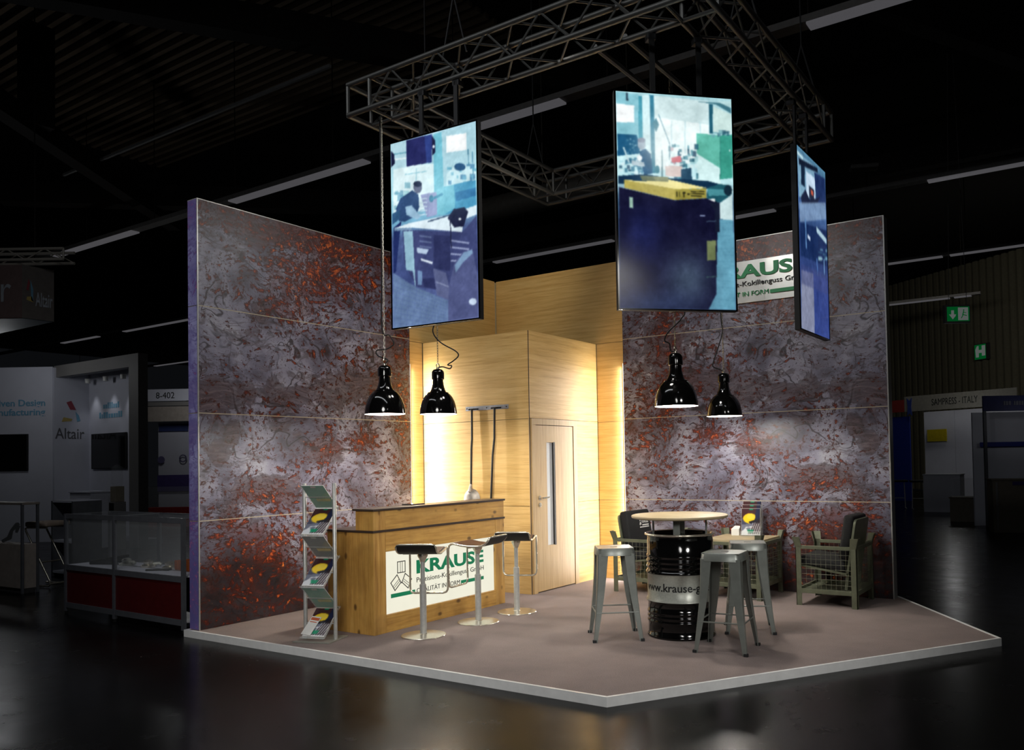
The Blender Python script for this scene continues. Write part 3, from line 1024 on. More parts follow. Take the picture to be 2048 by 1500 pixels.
for k in range(6):
    a = Vector((0, -OUT if k % 2 == 0 else OUT, ZN[k]))
    b = Vector((0, OUT if k % 2 == 0 else -OUT, ZN[k + 1]))
    d = (a - b)
    nrm = Vector((1, 0, 0)).cross(d).normalized() * 0.0025
    ux = Vector((0.112, 0, 0))
    MB().hexa([b - ux - nrm, b + ux - nrm, b + ux + nrm, b - ux + nrm], [a - ux - nrm, a + ux - nrm, a + ux + nrm, a - ux + nrm]).build('tray', M['acrylic'], rack)
    # lip at the lower edge and the pins that hold the tray to the posts
    lip = b + Vector((0, 0, 0))
    sgn = 1 if k % 2 == 0 else -1
    MB().hexa([lip - ux, lip + ux, lip + ux + Vector((0, sgn * 0.02, 0.0)), lip - ux + Vector((0, sgn * 0.02, 0.0))],
              [lip - ux + Vector((0, 0, 0.004)), lip + ux + Vector((0, 0, 0.004)), lip + ux + Vector((0, sgn * 0.02, 0.02)), lip - ux + Vector((0, sgn * 0.02, 0.02))]).build('tray_lip', M['acrylic'], rack)
    mid = (a + b) / 2
    rod('pin', mid - Vector((0.145, 0, 0)), mid + Vector((0.145, 0, 0)), 0.004, M['alu'], rack, 6)
names = ('top', 'middle', 'bottom')
RG = 'magazines in the zigzag rack'
for q, k in enumerate((1, 3, 5)):
    a = Vector((0, OUT, ZN[k]))
    b = Vector((0, -OUT, ZN[k + 1]))
    yd = (a - b).normalized()
    nrm = Vector((1, 0, 0)).cross(yd)
    o = Vector((-0.105, 0, 0)) + b + yd * 0.012 + nrm * 0.012
    W0 = RC + Ru * o.x + Rv * o.y + Vector((0, 0, o.z))
    ydw = Rv * yd.y + Vector((0, 0, yd.z))
    brochure('magazine', 'magazine with yellow helmet cover in the %s front pocket of the zigzag rack' % names[q], W0, Ru, ydw, RG)
    if k == 5:
        nw = Ru.cross(ydw)
        lf = thing('leaflet', 'narrow white leaflet with orange head in the lowest rack pocket', 'leaflet')
        tilt = math.radians(-7)
        xd2 = (Ru * math.cos(tilt) + ydw * math.sin(tilt))
        yd2 = (ydw * math.cos(tilt) - Ru * math.sin(tilt))
        orient(lf, W0 + nw * 0.008 + Ru * (-0.012) + ydw * 0.012, xd2, yd2)
        MB().box(0, 0.095, 0, 0.19, 0.0, 0.004).build('sheet', M['paper'], lf)
        MB().box(0.006, 0.089, 0.150, 0.178, 0.0042, 0.005).build('print', M['orange_print'], lf)
        MB().box(0.012, 0.080, 0.128, 0.136, 0.0042, 0.005).build('print', M['orange_print'], lf)
for q, k in enumerate((0, 2, 4)):
    a = Vector((0, -OUT, ZN[k]))
    b = Vector((0, OUT, ZN[k + 1]))
    yd = (a - b).normalized()
    o = Vector((0.105, 0, 0)) + b + yd * 0.012 + Vector((0, 0.010, 0.006))
    W0 = RC + Ru * o.x + Rv * o.y + Vector((0, 0, o.z))
    ydw = Rv * yd.y + Vector((0, 0, yd.z))
    br = brochure('magazine', 'magazine with its green back showing through the %s underside of the zigzag rack' % names[q], W0, -Ru, ydw, RG)
    MB().box(0.0, 0.21, 0.0, 0.297, -0.0075, -0.0061).build('back_cover', M['green_card'] if k != 2 else pm('dark_reflection_back', (58, 56, 60), 0.3), br)  # middle back painted dark to imitate a reflection in the acrylic
    MB().box(0.02, 0.15, 0.09, 0.125, -0.0085, -0.0076).build('back_print', pm('olive_print', (150, 150, 40) if k != 2 else (190, 160, 30), 0.4), br)  # on the middle back this yellow imitates the mirrored cover
    MB().box(0.08, 0.13, 0.27, 0.29, -0.0085, -0.0076).build('back_print', M['silver'], br)

# ------------------------------------------------------------------ counter bar stools with hanging footrest
def lem_stool():
    o = thing('bar_stool', 'x', 'bar stool', group='chrome pedestal bar stools at the counter')
    MB().lathe([(0, 0.0), (0.192, 0.0), (0.194, 0.005), (0.190, 0.010), (0.04, 0.018), (0.034, 0.022), (0, 0.022)], 48).build('base', M['chrome'], o, smooth=30)
    MB().lathe([(0, 0.02), (0.029, 0.02), (0.029, 0.44), (0.026, 0.445), (0.019, 0.45), (0.019, 0.665), (0, 0.665)], 20).build('column', M['alu'], o, smooth=30)
    MB().lathe([(0, 0.64), (0.024, 0.64), (0.032, 0.665), (0.046, 0.69), (0.046, 0.712), (0, 0.712)], 20).build('hub', M['chrome'], o, smooth=30)
    prof = [(-0.222, 0.808), (-0.214, 0.790), (-0.196, 0.768), (-0.170, 0.748), (-0.135, 0.735), (-0.08, 0.728), (0.0, 0.727), (0.08, 0.734), (0.135, 0.745), (0.165, 0.748), (0.185, 0.742)]
    MB().ribbon(prof, -0.163, 0.163, 0.014).build('seat', M['black'], o, smooth=50)
    MB().ribbon([(y, z + 0.005) for y, z in prof[1:-1]], -0.155, 0.155, 0.006).build('seat_veneer', M['leather'], o, smooth=50)
    # one endless frame: over the lip, along both seat edges, round the front and down into the footrest
    side = [(y, z - 0.006) for y, z in prof[1:]] + [(0.202, 0.722), (0.210, 0.69), (0.212, 0.60), (0.212, 0.48), (0.210, 0.39)]
    loop = [(0.172, y, z) for y, z in side]
    loop += [(0.168, 0.209, 0.362), (0.155, 0.208, 0.343), (0.130, 0.207, 0.335), (-0.130, 0.207, 0.335), (-0.155, 0.208, 0.343), (-0.168, 0.209, 0.362)]
    loop += [(-0.172, y, z) for y, z in reversed(side)]
    loop += [(-0.160, -0.220, 0.802), (-0.135, -0.226, 0.808), (0.135, -0.226, 0.808), (0.160, -0.220, 0.802)]
    MB().tube(loop, 0.0095, 8, closed=True).build('frame', M['chrome'], o, smooth=50)
    MB().box(-0.17, 0.17, -0.02, 0.02, 0.704, 0.716).build('seat_bar', M['chrome'], o, bevel=0.003)
    return o


st = lem_stool()
SPOTS = [(2.003, -3.624, 0.50, 'chrome pedestal bar stool nearest the brochure rack, its back to us'),
         (2.049, -2.938, 1.75, 'chrome pedestal bar stool turned sideways between the two others at the counter'),
         (2.068, -2.366, 0.47, 'chrome pedestal bar stool nearest the oak door, its back to us')]
for i, (x, y, rz, lb) in enumerate(SPOTS):
    o = st if i == 0 else copy_tree(st)
    o.location = (x, y, 0)
    o.rotation_euler = (0, 0, rz)
    o['label'] = lb

# ------------------------------------------------------------------ steel stools round the drum table
def steel_stool():
    o = thing('steel_stool', 'x', 'stool', group='gunmetal steel stools round the drum table')
    SH, a, b = 0.76, 0.148, 0.205
    m = MB().box(-a, a, 0.012, a, SH - 0.006, SH).box(-a, a, -a, -0.012, SH - 0.006, SH).box(-a, -0.03, -0.012, 0.012, SH - 0.006, SH).box(0.03, a, -0.012, 0.012, SH - 0.006, SH)
    m.build('seat', M['steel'], o)
    MB().box(-0.03, 0.03, -0.012, 0.012, SH - 0.02, SH - 0.007).build('grip_slot', M['black'], o)
    m = MB()
    c = 0.03
    R8 = [(a + 0.006, a - c), (a - c, a + 0.006), (-a + c, a + 0.006), (-a - 0.006, a - c), (-a - 0.006, -a + c), (-a + c, -a - 0.006), (a - c, -a - 0.006), (a + 0.006, -a + c)]
    def ringpts(off, z): return [(x * (1 + off), y * (1 + off), z) for x, y in R8]
    r0, r1, r2_, r3 = ringpts(-0.03, SH + 0.001), ringpts(0.0, SH - 0.006), ringpts(0.04, SH - 0.062), ringpts(0.015, SH - 0.062)
    rings = [r0, r1, r2_, r3]
    vs = [p for r in rings for p in r]
    fs = [(k * 8 + i, k * 8 + (i + 1) % 8, (k + 1) * 8 + (i + 1) % 8, (k + 1) * 8 + i) for k in range(3) for i in range(8)]
    m.add(vs, fs).build('apron', M['steel'], o, smooth=45)
    for sx in (-1, 1):
        for sy in (-1, 1):
            def P(t, fx, fy, ins=0.0):
                # t 0 top .. 1 foot ; flange offset towards the neighbour legs
                bow = 0.010 * math.sin(PI * min(1, t * 1.15))
                w = 0.088 * (1 - t) + 0.030 * t
                cx = (a + 0.008) * (1 - t) + b * t - bow
                z = (SH - 0.045) * (1 - t) + 0.0 * t
                return (sx * (cx - w * fx - ins), sy * (cx - w * fy - ins), z)
            m = MB()
            ts = [0, 0.25, 0.5, 0.75, 0.93, 1.0]
            vs, fs = [], []
            for tt in ts:
                vs += [P(tt, 1, 0), P(tt, 0.10, 0), P(tt, 0.0, 0.10), P(tt, 0, 1)]
                q1, q2 = P(tt, 0.0, 1.0), P(tt, 1.0, 0.0)
                vs += [(q1[0] - sx * 0.006, q1[1], q1[2]), (P(tt, 0.12, 0.12)[0], P(tt, 0.12, 0.12)[1], q1[2]), (q2[0], q2[1] - sy * 0.006, q2[2])]
            n = 7
            for k in range(len(ts) - 1):
                for i in range(n):
                    fs.append((k * n + i, k * n + (i + 1) % n, (k + 1) * n + (i + 1) % n, (k + 1) * n + i))
            fs += [tuple(range(n)), tuple(range((len(ts) - 1) * n, len(ts) * n))]
            lg = m.add(vs, fs).build('leg', M['steel'], o, smooth=35)
            MB().box(sx * b - 0.022 * (1 if sx > 0 else 0) - 0.010 * (1 if sx < 0 else 0), sx * b + 0.010 * (1 if sx > 0 else 0) + 0.022 * (1 if sx < 0 else 0),
                     sy * b - 0.022 * (1 if sy > 0 else 0) - 0.010 * (1 if sy < 0 else 0), sy * b + 0.010 * (1 if sy > 0 else 0) + 0.022 * (1 if sy < 0 else 0), 0.0, 0.022).build('foot', M['rubber'], lg, bevel=0.003)
    q = 0.178
    z = 0.235
    for p0, p1 in (((-q, -q, z), (q, -q, z)), ((q, -q, z), (q, q, z)), ((q, q, z), (-q, q, z)), ((-q, q, z), (-q, -q, z))):
        rod('stretcher', p0, p1, 0.006, M['steel'], o)
    for p0, p1 in (((-0.14, -0.14, 0.695), (0.14, 0.14, 0.695)), ((-0.14, 0.14, 0.695), (0.14, -0.14, 0.695))):
        rod('under_brace', p0, p1, 0.009, M['steel'], o)
    return o


st = steel_stool()
for i, (x, y, rz, lb) in enumerate([(3.505, -2.89, 0.66, 'gunmetal steel stool standing left of the black drum table'),
                                    (4.497, -2.863, 0.13, 'gunmetal steel stool standing in front of the drum at right, nearest us'),
                                    (4.39, -2.10, 0.42, 'gunmetal steel stool half hidden behind another stool, near the crate table')]):
    o = st if i == 0 else copy_tree(st)
    o.location = (x, y, 0)
    o.rotation_euler = (0, 0, rz)
    o['label'] = lb

# ------------------------------------------------------------------ drum table
DX, DY = 3.95, -2.53
dt = thing('drum_table', 'round bar table on a black oil drum with a silver band', 'table', (DX, DY, 0))
R0 = 0.287
lower = [(0, 0.004), (0.27, 0.004), (0.286, 0.0), (0.291, 0.006), (0.288, 0.022), (R0 - 0.006, 0.03)]
for zc in (0.135, 0.172, 0.210):
    lower += [(R0 - 0.006, zc - 0.013), (R0 + 0.001, zc - 0.006), (R0 + 0.001, zc + 0.006), (R0 - 0.006, zc + 0.013)]
lower += [(R0 - 0.006, 0.285), (R0 + 0.004, 0.298), (R0 + 0.009, 0.306)]
MB().lathe(lower, 64).build('drum_lower', M['black_gloss'], dt, smooth=60)
MB().lathe([(R0 + 0.009, 0.306), (R0 + 0.008, 0.313), (R0 - 0.004, 0.326), (R0 - 0.005, 0.52), (R0 + 0.006, 0.534)], 64).build('drum_band', M['silver'], dt, smooth=60)
upper = [(R0 + 0.006, 0.534), (R0 + 0.009, 0.542), (R0 + 0.004, 0.553), (R0 - 0.006, 0.563)]
for zc in (0.595, 0.637, 0.68):
    upper += [(R0 - 0.006, zc - 0.014), (R0 + 0.001, zc - 0.006), (R0 + 0.001, zc + 0.006), (R0 - 0.006, zc + 0.014)]
upper += [(R0 - 0.006, 0.80), (R0 - 0.010, 0.83), (R0 - 0.004, 0.85)]
MB().lathe(upper, 64).build('drum_upper', M['black_gloss'], dt, smooth=60)
m = MB().tube([(0.292 * math.cos(a), 0.292 * math.sin(a), 0.858) for a in np.linspace(0, 2 * PI, 64, endpoint=False)], 0.010, 8, closed=True)
m.build('clamp_ring', M['chrome'], dt, smooth=60)
MB().lathe([(0, 0.838), (0.262, 0.838), (0.272, 0.862), (0.284, 0.864)], 64).build('drum_lid', M['black_gloss'], dt, smooth=40)
for a in (0.35, 1.95, 3.50, 5.05):
    c, s_ = math.cos(a), math.sin(a)
    lg = MB().box(-0.028, 0.028, -0.006, 0.006, 0.838, 0.990).build('table_leg', M['steel'], dt)
    lg.location = (0.225 * c, 0.225 * s_, 0)
    lg.rotation_euler = (0, 0, a + PI / 2)
MB().lathe([(0, 0.990), (0.392, 0.990), (0.408, 0.996), (0.412, 1.005), (0.410, 1.014), (0.402, 1.018), (0, 1.018)], 72).build('table_top', M['oak_top'], dt, smooth=30)
# web address bent round the silver band
me = text_mesh('www.krause-guss.de', 0.094, M['ink'], extrude=0.0008, offset=0.0016, width=0.80)
co = np.zeros(len(me.vertices) * 3)
me.vertices.foreach_get('co', co)
co = co.reshape(-1, 3)
a0 = math.atan2(-8.8737 - DY, 7.015 - DX) + 0.03
rr = R0 - 0.0042 + co[:, 2]
ang = a0 + (co[:, 0] - 0.40) / R0
co2 = np.stack([rr * np.cos(ang), rr * np.sin(ang), 0.397 + co[:, 1]], 1)
me.vertices.foreach_set('co', co2.ravel())
o = bpy.data.objects.new('web_address', me)
COL.objects.link(o)
o.parent = dt

# ------------------------------------------------------------------ wire-mesh crate furniture
def wire_grid(p0, ux, uz, w, h, sp=0.05, r=0.0017):
    m = MB()
    p0, ux, uz = Vector(p0), Vector(ux), Vector(uz)
    n = int(round(w / sp))
    for i in range(1, n):
        a = p0 + ux * (w * i / n)
        m.tube([a, a + uz * h], r, 4)
    n = int(round(h / sp))
    for i in range(1, n):
        a = p0 + uz * (h * i / n)
        m.tube([a, a + ux * w], r, 4)
    return m


def crate(o, wx, wy, zt, zb, sides='xXyY', rails=None, flare=0.085):
    hx, hy = wx / 2, wy / 2
    w = 0.055
    for sx in (-1, 1):
        for sy in (-1, 1):
            x, y = sx * hx, sy * hy
            m = MB()
            m.box(min(x, x - sx * w), max(x, x - sx * w), min(y, y - sy * 0.006), max(y, y - sy * 0.006), 0.0, zt + 0.005)
            m.box(min(x, x - sx * 0.006), max(x, x - sx * 0.006), min(y, y - sy * w), max(y, y - sy * w), 0.0, zt + 0.005)
            p = m.build('corner_post', M['greenmetal'], o)
            # flared stacking plates
            e = 0.028
            m = MB()
            m.hexa([(x, y, zt - 0.02), (x - sx * 0.065, y, zt - 0.02), (x - sx * 0.065, y - sy * 0.006, zt - 0.02), (x, y - sy * 0.006, zt - 0.02)],
                   [(x + sx * e, y + sy * e, zt + flare), (x - sx * 0.05, y + sy * e, zt + flare), (x - sx * 0.05, y + sy * (e - 0.006), zt + flare), (x + sx * e, y + sy * (e - 0.006), zt + flare)])
            m.hexa([(x, y, zt - 0.02), (x, y - sy * 0.065, zt - 0.02), (x - sx * 0.006, y - sy * 0.065, zt - 0.02), (x - sx * 0.006, y, zt - 0.02)],
                   [(x + sx * e, y + sy * e, zt + flare), (x + sx * e, y - sy * 0.05, zt + flare), (x + sx * (e - 0.006), y - sy * 0.05, zt + flare), (x + sx * (e - 0.006), y + sy * e, zt + flare)])
            m.build('stacking_plate', M['greenmetal'], p)
    t = 0.018
    R_ = 0.03
    S_ = {'y': ((-hx + w, -hy + t / 2, 0), (1, 0, 0), wx - 2 * w), 'Y': ((-hx + w, hy - t / 2, 0), (1, 0, 0), wx - 2 * w),
          'x': ((-hx + t / 2, -hy + w, 0), (0, 1, 0), wy - 2 * w), 'X': ((hx - t / 2, -hy + w, 0), (0, 1, 0), wy - 2 * w)}
    for k, (p, u, L) in S_.items():
        p, u = Vector(p), Vector(u)
        n = Vector((abs(u.y), abs(u.x), 0)) * t / 2
        a, b = p, p + u * L
        for z0, z1, top in ((zb, zb + 0.045, False), (zt - 0.035, zt, True)):
            if top and k not in sides: continue
            q = [a - n, b - n, b + n, a + n]
            MB().hexa([x + Vector((0, 0, z0)) for x in q], [x + Vector((0, 0, z1)) for x in q]).build('rail', M['greenmetal'], o, bevel=0.002)
        if k in sides:
            g = wire_grid(p + Vector((0, 0, zb + 0.045)), u, (0, 0, 1), L, zt - 0.035 - zb - 0.045).build('wire_mesh', M['wire'], o)
            g['kind'] = 'stuff'


def armchair(label, loc, rz, emblem):
    o = thing('crate_armchair', label, 'armchair', loc, rz, 'armchairs made from wire-mesh crates')
    wx, wy = 0.60, 0.68
    crate(o, wx, wy, 0.60, 0.125, 'XyY')
    # floor of the crate and seat parts; the backrest stands on the +x side, the seat opens to -x
    MB().box(-wx / 2 + 0.01, wx / 2 - 0.01, -wy / 2 + 0.01, wy / 2 - 0.01, 0.130, 0.142).build('crate_floor', M['greenmetal'], o)
    ys = wy / 2 - 0.05
    MB().hexa([(-0.28, -ys, 0.385), (0.19, -ys, 0.315), (0.19, ys, 0.315), (-0.28, ys, 0.385)],
              [(-0.28, -ys, 0.405), (0.19, -ys, 0.335), (0.19, ys, 0.335), (-0.28, ys, 0.405)]).build('seat_board', M['greenmetal'], o)
    MB().hexa([(-0.285, -ys, 0.407), (0.17, -ys, 0.338), (0.17, ys, 0.338), (-0.285, ys, 0.407)],
              [(-0.275, -ys + 0.01, 0.50), (0.17, -ys + 0.01, 0.44), (0.17, ys - 0.01, 0.44), (-0.275, ys - 0.01, 0.50)]).build('seat_cushion', M['fabric'], o, bevel=0.03, smooth=60, seg=3)
    # tilted back plate with rounded top corners
    yb = 0.265
    rows = [(-yb, 0.0), (yb, 0.0), (yb, 0.52)] + [(yb - 0.05 + 0.05 * math.cos(a), 0.52 + 0.05 * math.sin(a)) for a in np.linspace(0, PI / 2, 5)[1:]]
    rows += [(-yb + 0.05 + 0.05 * math.cos(a), 0.52 + 0.05 * math.sin(a)) for a in np.linspace(PI / 2, PI, 5)]
    tl = 0.16
    def bk(y, h, d): return (0.175 + h * math.sin(tl) + d * math.cos(tl), y, 0.30 + h * math.cos(tl) - d * math.sin(tl))
    m = MB()
    n = len(rows)
    m.add([bk(y, h, 0.0) for y, h in rows] + [bk(y, h, 0.022) for y, h in rows], [tuple(range(n)), tuple(range(n, 2 * n))] + [(i, (i + 1) % n, n + (i + 1) % n, n + i) for i in range(n)])
    m.build('back_plate', M['greenmetal'], o, smooth=40)
    q = yb - 0.005
    bc = MB().hexa([bk(-q, 0.16, -0.002), bk(q, 0.16, -0.002), bk(q, 0.16, -0.105), bk(-q, 0.16, -0.105)],
                   [bk(-q, 0.60, -0.002), bk(q, 0.60, -0.002), bk(q, 0.60, -0.105), bk(-q, 0.60, -0.105)]).build('back_cushion', M['fabric'], o, bevel=0.03, smooth=60, seg=3)
    for s in (-1, 1):
        MB().hexa([(0.16, s * 0.25 - 0.012, 0.17), (0.19, s * 0.25 - 0.012, 0.17), (0.19, s * 0.25 + 0.012, 0.17), (0.16, s * 0.25 + 0.012, 0.17)],
                  [(0.175, s * 0.25 - 0.012, 0.32), (0.205, s * 0.25 - 0.012, 0.32), (0.205, s * 0.25 + 0.012, 0.32), (0.175, s * 0.25 + 0.012, 0.32)]).build('seat_bracket', M['greenmetal'], o)
    if emblem:
        pk = M['paper']
        # facing -x: text runs along -y in local frame
        x0 = Vector(bk(0.015, 0.44, -0.1065))
        yd = Vector((math.sin(tl), 0, math.cos(tl)))
        xd = Vector((0, -1, 0))
        text_on('emblem_lettering', 'KRAUSE', 0.058, pk, o, x0 + xd * 0.055, xd, yd, extrude=0.0008, width=0.15)
        flat_on('emblem_bar', [[(0.06, -0.03), (0.205, -0.03), (0.205, -0.016), (0.06, -0.016)], [(0, -0.052), (0.205, -0.052), (0.205, -0.040), (0, -0.040)]], pk, o, x0, xd, yd, 0.001)
        flat_on('emblem_mark', [[(0.014, 0.022), (0.03, 0.022), (0.03, 0.044), (0.014, 0.044)], [(0.0, -0.014), (0.018, 0.016), (0.028, 0.006), (0.014, -0.026)], [(0.044, -0.014), (0.026, 0.016), (0.032, -0.02)]], pk, o, x0, xd, yd, 0.001)
    return o


armchair('wire-mesh crate armchair with grey back plate, standing by the free end of the right wall', (4.675, -0.415, 0), 0.0, False)
armchair('wire-mesh crate armchair with logo on its black cushion, behind the drum table', (2.60, -0.50, 0), PI - 0.04, True)

tbx = thing('crate_table', 'low table made of a wire-mesh crate with an oak top, between the armchairs', 'table', (3.66, -0.39, 0), 0.0)
crate(tbx, 0.68, 0.68, 0.60, 0.125)
MB().box(-0.31, 0.32, -0.325, 0.325, 0.585, 0.622).build('table_top', M['oak_top'], tbx, bevel=0.004)
MB().box(-0.33, 0.33, -0.33, 0.33, 0.130, 0.142).build('crate_floor', M['greenmetal'], tbx)

# table display of brochures
HZ = 0.622
hd = thing('leaflet_holder', 'clear three-tier leaflet holder standing on the crate table', 'leaflet holder', (3.70, -0.19, HZ), 0.12)
MB().box(-0.115, 0.115, -0.06, 0.10, 0.0, 0.006).build('base', M['acrylic'], hd)
MB().hexa([(-0.113, 0.055, 0.006), (0.113, 0.055, 0.006), (0.113, 0.060, 0.006), (-0.113, 0.060, 0.006)],
          [(-0.113, 0.100, 0.34), (0.113, 0.100, 0.34), (0.113, 0.105, 0.34), (-0.113, 0.105, 0.34)]).build('back', M['acrylic'], hd)
for k, zf in enumerate((0.006, 0.045, 0.085)):
    yf = -0.052 + k * 0.036
    MB().hexa([(-0.113, yf - 0.006, zf), (0.113, yf - 0.006, zf), (0.113, yf - 0.002, zf), (-0.113, yf - 0.002, zf)],
              [(-0.113, yf - 0.002, zf + 0.05), (0.113, yf - 0.002, zf + 0.05), (0.113, yf + 0.002, zf + 0.05), (-0.113, yf + 0.002, zf + 0.05)]).build('pocket_front', M['acrylic'], hd)
for k, nm in enumerate(('front', 'middle', 'rear')):
    zf = (0.008, 0.047, 0.087)[k]
    yf = -0.046 + k * 0.036
    xd = Vector((math.cos(0.12), math.sin(0.12), 0))
    yd0 = Vector((-math.sin(0.12), math.cos(0.12), 0))
    yd = (Vector((0, 0, 1)) * math.cos(0.13) + yd0 * math.sin(0.13))
    og = Vector((3.70, -0.19, HZ)) + xd * (-0.105) + yd0 * (yf + 0.006) + Vector((0, 0, zf))
    brochure('magazine', 'magazine with yellow helmet cover in the %s tier of the table holder' % nm, og, xd, yd, 'magazines in the table holder')
cb = thing('card_box', 'small white card box beside the leaflet holder on the crate table', 'box', (3.525, -0.20, HZ), 0.12)
MB().box(-0.05, 0.04, -0.03, 0.03, 0, 0.075).build('body', M['white'], cb, bevel=0.002)
MB().hexa([(-0.05, 0.0, 0.075), (0.04, 0.0, 0.075), (0.04, 0.03, 0.075), (-0.05, 0.03, 0.075)], [(-0.02, 0.02, 0.105), (0.04, 0.02, 0.105), (0.04, 0.03, 0.105), (-0.02, 0.03, 0.105)]).build('cards', M['paper'], cb)
#@@PART3
# ------------------------------------------------------------------ truss ring
TX0, TX1, TY0, TY1, TZ0, TZ1, TW = 1.10, 4.73, -3.60, -0.30, 4.80, 5.09, 0.29
tr = thing('lighting_truss', 'square ring of aluminium box truss hanging over the stand', 'truss', ((TX0 + TX1) / 2, (TY0 + TY1) / 2, TZ0))
OX, OY = (TX0 + TX1) / 2, (TY0 + TY1) / 2


def tl_(x, y, z): return Vector((x - OX, y - OY, z - TZ0))


for (a0, a1, b0, b1) in ((TX0, TX1, TY0, TY1), (TX0 + TW, TX1 - TW, TY0 + TW, TY1 - TW)):
    for z in (TZ0, TZ1):
        cs = [(a0, b0), (a1, b0), (a1, b1), (a0, b1)]
        for i in range(4):
            p, q = cs[i], cs[(i + 1) % 4]
            rod('chord', tl_(*p, z), tl_(*q, z), 0.025, M['truss'], tr, 10)
for cx_, ix in ((TX0, TX0 + TW), (TX1, TX1 - TW)):
    for cy_, iy in ((TY0, TY0 + TW), (TY1, TY1 - TW)):
        for x, y in ((cx_, cy_), (ix, iy), (cx_, iy), (ix, cy_)):
            rod('upright', tl_(x, y, TZ0), tl_(x, y, TZ1), 0.018, M['truss'], tr)
        for z in (TZ0, TZ1):
            rod('brace', tl_(cx_, iy, z), tl_(ix, iy, z), 0.016, M['truss'], tr)
            rod('brace', tl_(ix, cy_, z), tl_(ix, iy, z), 0.016, M['truss'], tr)


def zig(P, Q, off):
    """zigzag of braces between the line P-Q and the same line moved by off"""
    P, Q, off = Vector(P), Vector(Q), Vector(off)
    n = max(4, int(round((Q - P).length / 0.27)))
    for i in range(n):
        a = P + (Q - P) * (i / n) + (off if i % 2 else Vector())
        b = P + (Q - P) * ((i + 1) / n) + (Vector() if i % 2 else off)
        rod('brace', a - Vector((OX, OY, TZ0)), b - Vector((OX, OY, TZ0)), 0.010, M['truss'], tr, 6)


for y, s in ((TY0, 1), (TY1, -1)):
    for yy in (y, y + s * TW):
        zig((TX0 + TW, yy, TZ0), (TX1 - TW, yy, TZ0), (0, 0, TW))
    for z in (TZ0, TZ1):
        zig((TX0 + TW, y, z), (TX1 - TW, y, z), (0, s * TW, 0))
for x, s in ((TX0, 1), (TX1, -1)):
    for xx in (x, x + s * TW):
        zig((xx, TY0 + TW, TZ0), (xx, TY1 - TW, TZ0), (0, 0, TW))
    for z in (TZ0, TZ1):
        zig((x, TY0 + TW, z), (x, TY1 - TW, z), (s * TW, 0, 0))
for x in (3.665, 3.943):
    rod('cross_tube', tl_(x, TY0 + TW, TZ0 + 0.03), tl_(x, TY1 - TW, TZ0 + 0.03), 0.024, M['truss'], tr)
# suspension chains to the roof
for x, y in ((TX0 + 0.15, TY0 + 0.9), (TX0 + 0.15, TY1 - 0.5), (TX1 - 0.15, TY0 + 1.2), (TX1 - 0.15, TY1 - 0.5), (2.3, TY0 + 0.15)):
    rod('hoist_chain', tl_(x, y, TZ1 + 0.55), tl_(x, y, 10.38), 0.008, M['black'], tr)
    for s in (-1, 1):
        rod('sling', tl_(x + s * 0.14, y, TZ1), tl_(x, y, TZ1 + 0.55), 0.009, M['black'], tr)

# ------------------------------------------------------------------ hanging screens
SCR = attr_em('screen_picture', 1.0, 0.12)


